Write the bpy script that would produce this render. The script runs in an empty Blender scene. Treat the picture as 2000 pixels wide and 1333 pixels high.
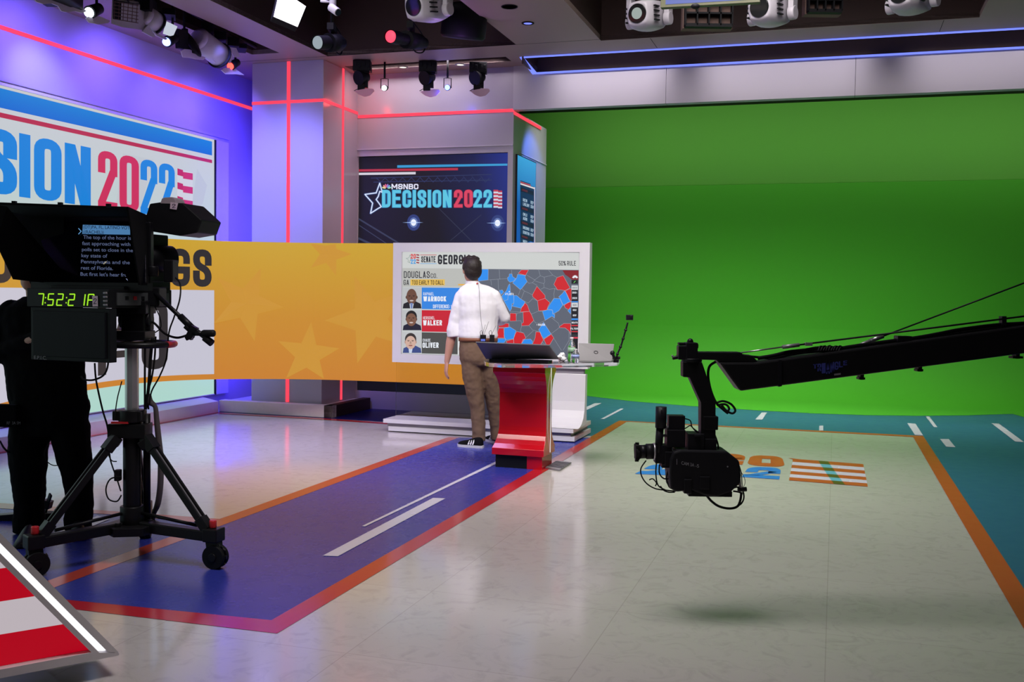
import bpy, bmesh, math, random
from mathutils import Vector, Matrix, Quaternion
random.seed(7)
PI = math.pi
# ------------------------------------------------------------------ camera model (picture taken as 2000 x 1333)
FPX = 2000.0
CAMH = 1.45
PITCH = math.atan(92.5 / FPX)
ROLL = 0.0145
_F = Vector((0, math.cos(PITCH), -math.sin(PITCH)))
_R0 = Vector((1, 0, 0))
_U0 = Vector((0, math.sin(PITCH), math.cos(PITCH)))
_R = _R0 * math.cos(ROLL) + _U0 * math.sin(ROLL)
_U = _R0 * (-math.sin(ROLL)) + _U0 * math.cos(ROLL)
EYE = Vector((0, 0, CAMH))


def ray(px, py):
    return _F + _R * ((px - 1000) / FPX) - _U * ((py - 666.5) / FPX)


def fl(px, py, z=0.0):
    d = ray(px, py)
    return EYE + d * ((z - CAMH) / d.z)


def dp(px, py, Y):
    d = ray(px, py)
    return EYE + d * (Y / d.y)


def onpl(px, py, pt, n):
    d = ray(px, py)
    return EYE + d * ((pt - EYE).dot(n) / d.dot(n))


# the studio's own axes: u runs along the back wall, v into the depth
ANG = math.radians(17.5)
UA = Vector((math.cos(ANG), -math.sin(ANG), 0))
VA = Vector((math.sin(ANG), math.cos(ANG), 0))
ZA = Vector((0, 0, 1))


def UV(u, v, z=0.0):
    return UA * u + VA * v + ZA * z


def touv(p):
    return (p.dot(UA), p.dot(VA))


# ------------------------------------------------------------------ materials
def s2l(c):
    c = c / 255.0
    return c / 12.92 if c <= 0.04045 else ((c + 0.055) / 1.055) ** 2.4


def lin(rgb):
    return tuple(s2l(x) for x in rgb)


_M = {}


def mat(name, rgb, rough=0.5, metal=0.0, noise=0.06, scale=12.0, spec=0.5, coat=0.0, bump=0.0, trans=0.0, ior=1.45, alpha=1.0, lo=None):
    """rgb in 0..1 linear albedo; a procedural noise varies tone and roughness"""
    if name in _M:
        return _M[name]
    m = bpy.data.materials.new(name)
    m.use_nodes = True
    nt = m.node_tree
    b = nt.nodes['Principled BSDF']
    tc = nt.nodes.new('ShaderNodeTexCoord')
    nz = nt.nodes.new('ShaderNodeTexNoise')
    nz.inputs['Scale'].default_value = scale
    nz.inputs['Detail'].default_value = 4
    nt.links.new(tc.outputs['Object'], nz.inputs['Vector'])
    mx = nt.nodes.new('ShaderNodeMix')
    mx.data_type = 'RGBA'
    a = [max(0, x * (1 - noise)) for x in rgb] if lo is None else list(lo)
    c = [min(1, x * (1 + noise)) for x in rgb]
    mx.inputs['A'].default_value = (*a, 1)
    mx.inputs['B'].default_value = (*c, 1)
    nt.links.new(nz.outputs['Fac'], mx.inputs['Factor'])
    nt.links.new(mx.outputs['Result'], b.inputs['Base Color'])
    mr = nt.nodes.new('ShaderNodeMapRange')
    mr.inputs['To Min'].default_value = max(0, rough - 0.04)
    mr.inputs['To Max'].default_value = min(1, rough + 0.04)
    nt.links.new(nz.outputs['Fac'], mr.inputs['Value'])
    nt.links.new(mr.outputs['Result'], b.inputs['Roughness'])
    b.inputs['Metallic'].default_value = metal
    b.inputs['Specular IOR Level'].default_value = spec
    b.inputs['Coat Weight'].default_value = coat
    b.inputs['Coat Roughness'].default_value = 0.08
    b.inputs['Transmission Weight'].default_value = trans
    b.inputs['IOR'].default_value = ior
    b.inputs['Alpha'].default_value = alpha
    if bump:
        bp = nt.nodes.new('ShaderNodeBump')
        bp.inputs['Strength'].default_value = bump
        bp.inputs['Distance'].default_value = 0.01
        nt.links.new(nz.outputs['Fac'], bp.inputs['Height'])
        nt.links.new(bp.outputs['Normal'], b.inputs['Normal'])
    _M[name] = m
    return m


def em(rgb255, s=1.0):
    """a lit picture colour of a screen or a lamp"""
    name = 'lit_%d_%d_%d_%g' % (*[int(x) for x in rgb255], s)
    if name in _M:
        return _M[name]
    m = bpy.data.materials.new(name)
    m.use_nodes = True
    b = m.node_tree.nodes['Principled BSDF']
    b.inputs['Base Color'].default_value = (0.01, 0.01, 0.01, 1)
    b.inputs['Roughness'].default_value = 0.45
    b.inputs['Specular IOR Level'].default_value = 0.25
    b.inputs['Emission Color'].default_value = (*lin(rgb255), 1)
    b.inputs['Emission Strength'].default_value = s
    _M[name] = m
    return m


def em_grad(name, stops, axis='Z', lo=0.0, hi=1.0, lines=0.0):
    """screen picture whose colour runs along a world axis between two coordinates"""
    m = bpy.data.materials.new(name)
    m.use_nodes = True
    nt = m.node_tree
    b = nt.nodes['Principled BSDF']
    g = nt.nodes.new('ShaderNodeNewGeometry')
    sp = nt.nodes.new('ShaderNodeSeparateXYZ')
    nt.links.new(g.outputs['Position'], sp.inputs[0])
    mr = nt.nodes.new('ShaderNodeMapRange')
    mr.inputs['From Min'].default_value = lo
    mr.inputs['From Max'].default_value = hi
    nt.links.new(sp.outputs[axis], mr.inputs['Value'])
    cr = nt.nodes.new('ShaderNodeValToRGB')
    els = cr.color_ramp.elements
    els[0].position = stops[0][0]
    els[0].color = (*lin(stops[0][1]), 1)
    els[1].position = stops[-1][0]
    els[1].color = (*lin(stops[-1][1]), 1)
    for p, c in stops[1:-1]:
        e = els.new(p)
        e.color = (*lin(c), 1)
    nt.links.new(mr.outputs['Result'], cr.inputs['Fac'])
    out = cr.outputs['Color']
    if lines:
        nz = nt.nodes.new('ShaderNodeTexWave')
        nz.bands_direction = 'Z'
        nz.inputs['Scale'].default_value = 12
        nt.links.new(g.outputs['Position'], nz.inputs['Vector'])
        mx = nt.nodes.new('ShaderNodeMix')
        mx.data_type = 'RGBA'
        mx.blend_type = 'MULTIPLY'
        mx.inputs['Factor'].default_value = lines
        nt.links.new(out, mx.inputs['A'])
        nt.links.new(nz.outputs['Color'], mx.inputs['B'])
        out = mx.outputs['Result']
    b.inputs['Base Color'].default_value = (0.01, 0.01, 0.01, 1)
    b.inputs['Roughness'].default_value = 0.5
    b.inputs['Specular IOR Level'].default_value = 0.25
    nt.links.new(out, b.inputs['Emission Color'])
    b.inputs['Emission Strength'].default_value = 1.0
    return m


BLACK = mat('black_plastic', (0.007, 0.007, 0.009), 0.5, spec=.25)
BLACKM = mat('black_metal', (0.006, 0.006, 0.008), 0.42, 0.0, spec=0.3)
BLACKF = mat('black_cloth', (0.005, 0.005, 0.006), 0.9, scale=40, spec=.1)
RUBBER = mat('black_rubber', (0.007, 0.007, 0.008), 0.6, spec=.25)
STEEL = mat('brushed_steel', (0.55, 0.53, 0.56), 0.3, 0.9)
ALU = mat('aluminium', (0.62, 0.60, 0.62), 0.35, 0.8)
GREYM = mat('grey_metal', (0.30, 0.29, 0.31), 0.4, 0.5)
WHITEP = mat('white_plastic', (0.72, 0.70, 0.74), 0.4)
REDP = mat('red_plastic', (0.55, 0.02, 0.025), 0.4)

# ------------------------------------------------------------------ scene graph helpers
SC = bpy.context.scene
COL = SC.collection
WM = {}


def thing(name, label, cat, loc=(0, 0, 0), rotz=0.0, group=None):
    o = bpy.data.objects.new(name, None)
    COL.objects.link(o)
    o.empty_display_size = 0.1
    o.location = loc
    o.rotation_euler = (0, 0, rotz)
    o['label'] = label
    o['category'] = cat
    if group:
        o['group'] = group
    WM[o.name] = Matrix.Translation(Vector(loc)) @ Matrix.Rotation(rotz, 4, 'Z')
    return o


def tag(o, label, cat, group=None):
    o['label'] = label
    o['category'] = cat
    if group:
        o['group'] = group
    return o


class MB:
    """collects shapes for ONE mesh object"""

    def __init__(self):
        self.bm = bmesh.new()
        self.mats = []

    def mi(self, m):
        if m is None:
            return 0
        if m not in self.mats:
            self.mats.append(m)
        return self.mats.index(m)

    def _xf(self, geom, M, mi):
        vs = [g for g in geom if isinstance(g, bmesh.types.BMVert)]
        for v in vs:
            v.co = M @ v.co
        fs = set()
        for v in vs:
            for f in v.link_faces:
                fs.add(f)
        for f in fs:
            f.material_index = mi
        return fs

    def box(self, c, s, R=None, m=None):
        r = bmesh.ops.create_cube(self.bm, size=1.0)
        M = Matrix.Translation(Vector(c)) @ (R.to_4x4() if R is not None else Matrix.Identity(4)) @ Matrix.Diagonal((s[0], s[1], s[2], 1))
        self._xf(r['verts'], M, self.mi(m))
        return self

    def ubox(self, u0, u1, v0, v1, z0, z1, m=None):
        """box in the studio's u v z axes"""
        R = Matrix(((UA.x, VA.x, 0), (UA.y, VA.y, 0), (0, 0, 1)))
        return self.box(UV((u0 + u1) / 2, (v0 + v1) / 2, (z0 + z1) / 2), (abs(u1 - u0), abs(v1 - v0), abs(z1 - z0)), R, m)

    def beam(self, a, b, w, h, up=(0, 0, 1), m=None):
        a, b = Vector(a), Vector(b)
        y = (b - a)
        L = y.length
        y.normalize()
        x = y.cross(Vector(up))
        if x.length < 1e-4:
            x = y.cross(Vector((0, 1, 0)))
        x.normalize()
        z = x.cross(y)
        R = Matrix((x, y, z)).transposed()
        return self.box((a + b) / 2, (w, L, h), R, m)

    def cyl(self, a, b, r0, r1=None, n=20, m=None, caps=True):
        a, b = Vector(a), Vector(b)
        r1 = r0 if r1 is None else r1
        d = b - a
        r = bmesh.ops.create_cone(self.bm, cap_ends=caps, segments=n, radius1=r0, radius2=r1, depth=d.length)
        q = d.to_track_quat('Z', 'Y')
        M = Matrix.Translation((a + b) / 2) @ q.to_matrix().to_4x4()
        fs = self._xf(r['verts'], M, self.mi(m))
        for f in fs:
            if len(f.verts) == 4:
                f.smooth = True
        return self

    def ell(self, c, r, R=None, m=None, n=20, k=12):
        g = bmesh.ops.create_uvsphere(self.bm, u_segments=n, v_segments=k, radius=1.0)
        if not hasattr(r, '__len__'):
            r = (r, r, r)
        M = Matrix.Translation(Vector(c)) @ (R.to_4x4() if R is not None else Matrix.Identity(4)) @ Matrix.Diagonal((r[0], r[1], r[2], 1))
        for f in self._xf(g['verts'], M, self.mi(m)):
            f.smooth = True
        return self

    def tube(self, pts, r, n=8, m=None, smooth=True, sub=6):
        pts = [Vector(p) for p in pts]
        if smooth and len(pts) > 2:
            out = []
            for i in range(len(pts) - 1):
                p0 = pts[max(i - 1, 0)]
                p1, p2 = pts[i], pts[i + 1]
                p3 = pts[min(i + 2, len(pts) - 1)]
                for k in range(sub):
                    t = k / sub
                    out.append(0.5 * ((2 * p1) + (p2 - p0) * t + (2 * p0 - 5 * p1 + 4 * p2 - p3) * t * t + (3 * p1 - p0 - 3 * p2 + p3) * t ** 3))
            out.append(pts[-1])
            pts = out
        rs = r if hasattr(r, '__len__') else None
        rings = []
        prev = None
        for i, p in enumerate(pts):
            d = (pts[min(i + 1, len(pts) - 1)] - pts[max(i - 1, 0)])
            if d.length < 1e-9:
                d = Vector((0, 0, 1))
            d.normalize()
            if prev is None:
                x = d.cross(Vector((0, 0, 1)))
                if x.length < 0.05:
                    x = d.cross(Vector((0, 1, 0)))
            else:
                x = prev - d * prev.dot(d)
            x.normalize()
            prev = x
            y = d.cross(x)
            if rs:
                t = i / (len(pts) - 1) * (len(rs) - 1)
                k = min(int(t), len(rs) - 2)
                rr = rs[k] + (rs[k + 1] - rs[k]) * (t - k)
            else:
                rr = r
            rings.append([p + (x * math.cos(a) + y * math.sin(a)) * rr for a in [2 * PI * j / n for j in range(n)]])
        return self.loft(rings, m)

    def loft(self, rings, m=None, closed=False, cap=True, smooth=True):
        mi = self.mi(m)
        vr = [[self.bm.verts.new(p) for p in r] for r in rings]
        n = len(rings[0])
        rng = range(len(vr)) if closed else range(len(vr) - 1)
        for i in rng:
            a, b = vr[i], vr[(i + 1) % len(vr)]
            for j in range(n):
                try:
                    f = self.bm.faces.new((a[j], a[(j + 1) % n], b[(j + 1) % n], b[j]))
                    f.smooth = smooth
                    f.material_index = mi
                except ValueError:
                    pass
        if cap and not closed:
            for r, rev in ((vr[0], True), (vr[-1], False)):
                try:
                    f = self.bm.faces.new(list(reversed(r)) if rev else r)
                    f.material_index = mi
                except ValueError:
                    pass
        return self

    def lathe(self, prof, base, axis=(0, 0, 1), n=28, m=None):
        """prof: (radius, height) pairs round axis through base"""
        q = Vector(axis).to_track_quat('Z', 'Y')
        rings = [[Vector(base) + q @ Vector((r * math.cos(2 * PI * j / n), r * math.sin(2 * PI * j / n), h)) for j in range(n)] for r, h in prof]
        return self.loft(rings, m)

    def prism(self, pts, ext, m=None, smooth=False):
        """polygon of 3D points extruded by the vector ext"""
        mi = self.mi(m)
        ext = Vector(ext)
        a = [self.bm.verts.new(Vector(p)) for p in pts]
        b = [self.bm.verts.new(Vector(p) + ext) for p in pts]
        n = len(pts)
        fs = [self.bm.faces.new(a), self.bm.faces.new(list(reversed(b)))]
        for i in range(n):
            f = self.bm.faces.new((a[i], b[i], b[(i + 1) % n], a[(i + 1) % n]))
            f.smooth = smooth
            fs.append(f)
        for f in fs:
            f.material_index = mi
        return self

    def poly(self, pts, m=None):
        mi = self.mi(m)
        vs = [self.bm.verts.new(Vector(p)) for p in pts]
        f = self.bm.faces.new(vs)
        f.material_index = mi
        return self

    def build(self, name, m=None, parent=None, bevel=0.0, recalc=True, seg=2, label=None, subd=0):
        if recalc:
            bmesh.ops.recalc_face_normals(self.bm, faces=self.bm.faces[:])
        W = WM[parent.name] if parent is not None else None
        if W is not None:
            self.bm.transform(W.inverted())
        me = bpy.data.meshes.new(name)
        self.bm.to_mesh(me)
        self.bm.free()
        if self.mats:
            for x in self.mats:
                me.materials.append(x if x is not None else m)
        else:
            me.materials.append(m)
        o = bpy.data.objects.new(name, me)
        COL.objects.link(o)
        if parent is not None:
            o.parent = parent
            WM[o.name] = W
        else:
            WM[o.name] = Matrix.Identity(4)
        if bevel:
            md = o.modifiers.new('bevel', 'BEVEL')
            md.width = bevel
            md.segments = seg
            md.limit_method = 'ANGLE'
        if subd:
            md = o.modifiers.new('sub', 'SUBSURF')
            md.levels = subd
            md.render_levels = subd
        if label:
            o['label'] = label
        return o


def struct(o):
    o['kind'] = 'structure'
    return o


def dup(root, loc, rot=None, label=None, group=None):
    r = root.copy()
    COL.objects.link(r)
    r.location = loc
    if rot is not None:
        r.rotation_euler = rot
    if label:
        r['label'] = label
    if group:
        r['group'] = group
    for ch in list(root.children):
        c = ch.copy()
        COL.objects.link(c)
        c.parent = r
        for g in list(ch.children):
            d = g.copy()
            COL.objects.link(d)
            d.parent = c
    return r


# ------------------------------------------------------------------ condensed stroke lettering
G = {
    'A': [[(0, 0), (.40, 1), (.60, 1), (1, 0)], [(.2, .27), (.8, .27)]],
    'B': [[(0, 0), (0, 1), (.96, 1, 1), (.96, .53, 1), (0, .53)], [(0, .53), (1, .53, 1), (1, 0, 1), (0, 0)]],
    'C': [[(1, .68), (1, 1, 1), (0, 1, 1), (0, 0, 1), (1, 0, 1), (1, .32)]],
    'D': [[(0, 0), (0, 1), (1, 1, 1), (1, 0, 1), (0, 0)]],
    'E': [[(1, 1), (0, 1), (0, 0), (1, 0)], [(0, .52), (.85, .52)]],
    'F': [[(1, 1), (0, 1), (0, 0)], [(0, .5), (.85, .5)]],
    'G': [[(1, .70), (1, 1, 1), (0, 1, 1), (0, 0, 1), (1, 0, 1), (1, .46), (.55, .46)]],
    'H': [[(0, 0), (0, 1)], [(1, 0), (1, 1)], [(0, .5), (1, .5)]],
    'I': [[(.5, 0), (.5, 1)]],
    'J': [[(1, 1), (1, 0, 1), (0, 0, 1), (0, .3)]],
    'K': [[(0, 0), (0, 1)], [(0, .38), (1, 1)], [(.35, .6), (1, 0)]],
    'L': [[(0, 1), (0, 0), (1, 0)]],
    'M': [[(0, 0), (0, 1), (.5, .25), (1, 1), (1, 0)]],
    'N': [[(0, 0), (0, 1), (1, 0), (1, 1)]],
    'O': [[(0, .5), (0, 1, 1), (1, 1, 1), (1, 0, 1), (0, 0, 1), (0, .5)]],
    'P': [[(0, 0), (0, 1), (1, 1, 1), (1, .45, 1), (0, .45)]],
    'R': [[(0, 0), (0, 1), (1, 1, 1), (1, .47, 1), (0, .47)], [(.55, .47), (1, 0)]],
    'S': [[(1, .70), (1, 1, 1), (0, 1, 1), (0, .60, 1), (1, .42, 1), (1, 0, 1), (0, 0, 1), (0, .30)]],
    'T': [[(0, 1), (1, 1)], [(.5, 1), (.5, 0)]],
    'U': [[(0, 1), (0, 0, 1), (1, 0, 1), (1, 1)]],
    'V': [[(0, 1), (.5, 0), (1, 1)]],
    'W': [[(0, 1), (.25, 0), (.5, .8), (.75, 0), (1, 1)]],
    'X': [[(0, 0), (1, 1)], [(0, 1), (1, 0)]],
    'Y': [[(0, 1), (.5, .45), (1, 1)], [(.5, .45), (.5, 0)]],
    'Z': [[(0, 1), (1, 1), (0, 0), (1, 0)]],
    '0': [[(0, .5), (0, 1, 1), (1, 1, 1), (1, 0, 1), (0, 0, 1), (0, .5)]],
    '1': [[(.15, .8), (.6, 1), (.6, 0)]],
    '2': [[(0, .68), (0, 1, 1), (1, 1, 1), (1, .58, 0), (0, 0), (1, 0)]],
    '3': [[(0, .75), (0, 1, 1), (1, 1, 1), (1, .53, 1), (.4, .53)], [(.4, .53), (1, .53, 1), (1, 0, 1), (0, 0, 1), (0, .25)]],
    '4': [[(.75, 0), (.75, 1), (0, .3), (1, .3)]],
    '5': [[(1, 1), (0, 1), (0, .55), (1, .6, 1), (1, 0, 1), (0, 0, 1), (0, .25)]],
    '8': [[(0, .7), (0, 1, 1), (1, 1, 1), (1, .5, 1), (0, .5, 1), (0, .7)], [(0, .3), (0, .5, 1), (1, .5, 1), (1, 0, 1), (0, 0, 1), (0, .3)]],
    '9': [[(1, .5), (0, .45, 1), (0, 1, 1), (1, 1, 1), (1, 0, 1), (0, 0, 1), (0, .2)]],
    '%': [[(.1, 0), (.9, 1)], [(0, .8), (0, 1, 1), (.35, 1, 1), (.35, .62, 1), (0, .62, 1), (0, .8)], [(.65, .2), (.65, .38, 1), (1, .38, 1), (1, 0, 1), (.65, 0, 1), (.65, .2)]],
    ':': [[(.5, .12), (.5, .2)], [(.5, .62), (.5, .7)]],
    '.': [[(.5, .0), (.5, .04)]],
    '-': [[(.1, .45), (.9, .45)]],
    '>': [[(0, .9), (.8, .5), (0, .1)]],
}
WID = {'I': .0, '1': .7, 'M': 1.3, 'W': 1.5, ':': .0, '.': .0, '%': 1.3}


G.update({
    'A': [('d', 0, 0, .5, 1), ('d', 1, 0, .5, 1), [(.2, .24), (.8, .24)]],
    'K': [[(0, 0), (0, 1)], ('d', .1, .38, 1, 1), ('d', .38, .6, 1, 0)],
    'M': [[(0, 0), (0, 1)], [(1, 0), (1, 1)], ('d', 0, 1, .5, .2), ('d', 1, 1, .5, .2)],
    'N': [[(0, 0), (0, 1)], [(1, 0), (1, 1)], ('d', 0, 1, 1, 0)],
    'R': [[(0, 0), (0, 1), (1, 1, 1), (1, .47, 1), (0, .47)], ('d', .6, .47, 1, 0)],
    'V': [('d', 0, 1, .5, 0), ('d', 1, 1, .5, 0)],
    'W': [('d', 0, 1, .25, 0), ('d', .5, 1, .25, 0), ('d', .5, 1, .75, 0), ('d', 1, 1, .75, 0)],
    'X': [('d', 0, 1, 1, 0), ('d', 1, 1, 0, 0)],
    'Y': [('d', 0, 1, .5, .42), ('d', 1, 1, .5, .42), [(.5, .45), (.5, 0)]],
    'Z': [[(0, 1), (1, 1)], [(0, 0), (1, 0)], ('d', 1, 1, 0, 0)],
    '2': [[(0, .70), (0, 1, 1), (1, 1, 1), (1, .66)], ('d', 1, .70, 0, .05), [(0, 0), (1, 0)]],
    '4': [[(.75, 0), (.75, 1)], ('d', .72, 1, 0, .28), [(0, .25), (1, .25)]],
    '7': [[(0, 1), (1, 1)], ('d', 1, .95, .35, 0)],
    'G': [[(1, .74), (1, 1, 1), (0, 1, 1), (0, 0, 1), (1, 0, 1), (1, .42), (.6, .42)]],
    '%': [('d', .9, 1, .1, 0), [(0, .8), (0, 1, 1), (.35, 1, 1), (.35, .62, 1), (0, .62, 1), (0, .8)], [(.65, .2), (.65, .38, 1), (1, .38, 1), (1, 0, 1), (.65, 0, 1), (.65, .2)]],
})


def glyph_polys(ch, w, t, h=1.0, rad=None):
    """convex quads of a letter whose box is w x h, stroke t"""
    out = []
    if rad is None:
        rad = min(w * .46, h * .24)
    for st in G[ch]:
        if st[0] == 'd':
            _, x0, y0, x1, y1 = st
            X0, X1 = t / 2 + x0 * (w - t), t / 2 + x1 * (w - t)
            Y0 = y0 * h if y0 in (0, 1) else t / 2 + y0 * (h - t)
            Y1 = y1 * h if y1 in (0, 1) else t / 2 + y1 * (h - t)
            k = t * .54
            out.append([(X0 - k, Y0), (X0 + k, Y0), (X1 + k, Y1), (X1 - k, Y1)])
            continue
        P = []
        n = len(st)
        X = [(t / 2 + p[0] * (w - t), t / 2 + p[1] * (h - t)) for p in st]
        closed = n > 2 and st[0][:2] == st[-1][:2]
        for i, p in enumerate(st):
            if len(p) > 2 and p[2] and 0 < i < n - 1:
                a, b, c = Vector(X[i - 1]), Vector(X[i]), Vector(X[i + 1])
                d1, d2 = (a - b), (c - b)
                r = min(rad - t * .3 if rad > t * .7 else rad * .5, d1.length * (.5 if 1 < i else .95), d2.length * (.5 if i < n - 2 else .95))
                q1, q2 = b + d1.normalized() * r, b + d2.normalized() * r
                for k in range(6):
                    s = k / 5
                    P.append((q1 * (1 - s) * (1 - s) + b * 2 * s * (1 - s) + q2 * s * s))
            else:
                P.append(Vector(X[i]))
        Q = [P[0]]
        for q in P[1:]:
            if (q - Q[-1]).length > 1e-6:
                Q.append(q)
        P = Q
        if not closed:
            P[0] = P[0] + (P[0] - P[1]).normalized() * t / 2
            P[-1] = P[-1] + (P[-1] - P[-2]).normalized() * t / 2
        m = len(P)
        L, R = [], []
        for i in range(m):
            if closed and i in (0, m - 1):
                d1 = (P[-1] - P[-2]).normalized()
                d2 = (P[1] - P[0]).normalized()
            else:
                d1 = (P[i] - P[i - 1]).normalized() if i else (P[1] - P[0]).normalized()
                d2 = (P[i + 1] - P[i]).normalized() if i < m - 1 else d1
            n1, n2 = Vector((-d1.y, d1.x)), Vector((-d2.y, d2.x))
            nn = n1 + n2
            if nn.length < .2:
                nn = n1
            nn.normalize()
            k = min(1 / max(nn.dot(n1), .35), 2.2)
            L.append(P[i] + nn * k * t / 2)
            R.append(P[i] - nn * k * t / 2)
        for i in range(m - 1):
            out.append([L[i], L[i + 1], R[i + 1], R[i]])
    # keep inside the box
    for q in out:
        for k, v in enumerate(q):
            q[k] = (min(max(v[0], 0), w), min(max(v[1], 0), h))
    return out


def text_polys(s, cw=.5, t=.14, gap=.12, sp=.3):
    """unit-height lettering from x=0 on; returns polys, width"""
    x = 0
    out = []
    for ch in s:
        if ch == ' ':
            x += sp
            continue
        f = WID.get(ch, 1.0)
        w = max(cw * f, t) if f < 1 or f > 1 else cw
        for q in glyph_polys(ch, w, t):
            out.append([(a + x, b) for a, b in q])
        x += w + gap
    return out, x - gap


def clipy(q):
    return q


class Canvas:
    """a flat or curved picture surface: picture coordinates -> 3D through fn(x, y, layer); one mesh, many colours"""

    def __init__(self, fn):
        self.fn = fn
        self.mb = MB()

    def poly(self, pts, m, layer=1):
        pts = [p for i, p in enumerate(pts) if abs(p[0] - pts[i - 1][0]) + abs(p[1] - pts[i - 1][1]) > 1e-5]
        if len(pts) < 3:
            return
        try:
            self.mb.poly([self.fn(x, y, layer) for x, y in pts], m)
        except ValueError:
            pass

    def quad(self, q, m, layer=1, nx=1):
        """q: TL TR BR BL picture points, split nx times across"""
        for i in range(nx):
            a, b = i / nx, (i + 1) / nx
            f = lambda p, r, t: (p[0] + (r[0] - p[0]) * t, p[1] + (r[1] - p[1]) * t)
            self.poly([f(q[0], q[1], a), f(q[0], q[1], b), f(q[3], q[2], b), f(q[3], q[2], a)], m, layer)

    def rect(self, x0, y0, x1, y1, m, layer=1, nx=1):
        self.quad([(x0, y0), (x1, y0), (x1, y1), (x0, y1)], m, layer, nx)

    def line(self, pts, w, m, layer=1, closed=False):
        if closed:
            pts = list(pts) + [pts[0]]
        for a, b in zip(pts[:-1], pts[1:]):
            d = Vector((b[0] - a[0], b[1] - a[1]))
            if d.length < 1e-6:
                continue
            d.normalize()
            n = Vector((-d.y, d.x)) * w / 2
            e = d * w * .3
            self.poly([(a[0] + n.x - e.x, a[1] + n.y - e.y), (b[0] + n.x + e.x, b[1] + n.y + e.y), (b[0] - n.x + e.x, b[1] - n.y + e.y), (a[0] - n.x - e.x, a[1] - n.y - e.y)], m, layer)

    def ell(self, cx, cy, rx, ry, m, layer=1, n=24, rot=0):
        c, s = math.cos(rot), math.sin(rot)
        self.poly([(cx + rx * math.cos(2 * PI * i / n) * c - ry * math.sin(2 * PI * i / n) * s, cy + rx * math.cos(2 * PI * i / n) * s + ry * math.sin(2 * PI * i / n) * c) for i in range(n)], m, layer)

    def text(self, q, s, m, layer=2, cw=.5, t=.14, gap=.12, sp=.3, slant=0):
        """stroke lettering stretched into the quad TL TR BR BL"""
        ps, w = text_polys(s, cw, t, gap, sp)
        for p in ps:
            pts = []
            for a, b in p:
                a = a / w + slant * (b - .5)
                top = (q[0][0] + (q[1][0] - q[0][0]) * a, q[0][1] + (q[1][1] - q[0][1]) * a)
                bot = (q[3][0] + (q[2][0] - q[3][0]) * a, q[3][1] + (q[2][1] - q[3][1]) * a)
                pts.append((bot[0] + (top[0] - bot[0]) * b, bot[1] + (top[1] - bot[1]) * b))
            self.poly(pts, m, layer)

    def trect(self, x0, y0, x1, y1, s, m, **k):
        self.text([(x0, y0), (x1, y0), (x1, y1), (x0, y1)], s, m, **k)

    def font(self, q, s, m, layer=2, offset=0.0, fit=True, cap=.73):
        """running text in the built-in typeface; q as in text(), cap height fills the quad's height"""
        cu = bpy.data.curves.new('t', 'FONT')
        cu.body = s
        cu.size = 1.0
        cu.offset = offset
        o = bpy.data.objects.new('t', cu)
        COL.objects.link(o)
        dg = bpy.context.evaluated_depsgraph_get()
        me = bpy.data.meshes.new_from_object(o.evaluated_get(dg))
        xs = [v.co.x for v in me.vertices]
        w = max(xs) if fit else fit
        for f in me.polygons:
            pts = []
            for vi in f.vertices:
                c = me.vertices[vi].co
                a, b = c.x / w, c.y / cap
                top = (q[0][0] + (q[1][0] - q[0][0]) * a, q[0][1] + (q[1][1] - q[0][1]) * a)
                bot = (q[3][0] + (q[2][0] - q[3][0]) * a, q[3][1] + (q[2][1] - q[3][1]) * a)
                pts.append((bot[0] + (top[0] - bot[0]) * b, bot[1] + (top[1] - bot[1]) * b))
            self.poly(pts, m, layer)
        bpy.data.objects.remove(o)
        bpy.data.curves.remove(cu)
        bpy.data.meshes.remove(me)

    def build(self, name, parent=None, label=None):
        return self.mb.build(name, None, parent, recalc=False, label=label)


def plane_fn(pt, n, step=0.0012):
    """picture pixels onto the plane through pt; n faces the viewer, layers stand off along it"""
    n = n.normalized()

    def fn(x, y, layer):
        return onpl(x, y, pt, n) + n * step * layer
    return fn


def solid(parts_mb, name, m, parent, voxel=.008, smooth=6, bump=None, label=None, cut=None):
    """overlapping shapes grown together into one continuous skin"""
    me = bpy.data.meshes.new('tmp')
    bmesh.ops.recalc_face_normals(parts_mb.bm, faces=parts_mb.bm.faces[:])
    parts_mb.bm.to_mesh(me)
    parts_mb.bm.free()
    o = bpy.data.objects.new('tmp', me)
    COL.objects.link(o)
    md = o.modifiers.new('r', 'REMESH')
    md.mode = 'VOXEL'
    md.voxel_size = voxel
    ms = o.modifiers.new('s', 'SMOOTH')
    ms.factor = .5
    ms.iterations = smooth
    if bump:
        tx = bpy.data.textures.new('folds', 'CLOUDS')
        tx.noise_scale = bump[1]
        tx.noise_depth = 2
        mdp = o.modifiers.new('d', 'DISPLACE')
        mdp.texture = tx
        mdp.strength = bump[0]
        mdp.mid_level = .5
        mdp.texture_coords = 'GLOBAL'
    dg = bpy.context.evaluated_depsgraph_get()
    m2 = bpy.data.meshes.new_from_object(o.evaluated_get(dg))
    bpy.data.objects.remove(o)
    m2.name = name
    W = WM[parent.name] if parent is not None else Matrix.Identity(4)
    m2.transform(W.inverted())
    for p in m2.polygons:
        p.use_smooth = True
    m2.materials.clear()
    m2.materials.append(m)
    ob = bpy.data.objects.new(name, m2)
    COL.objects.link(ob)
    if parent is not None:
        ob.parent = parent
    WM[ob.name] = W
    if label:
        ob['label'] = label
    return ob


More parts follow.
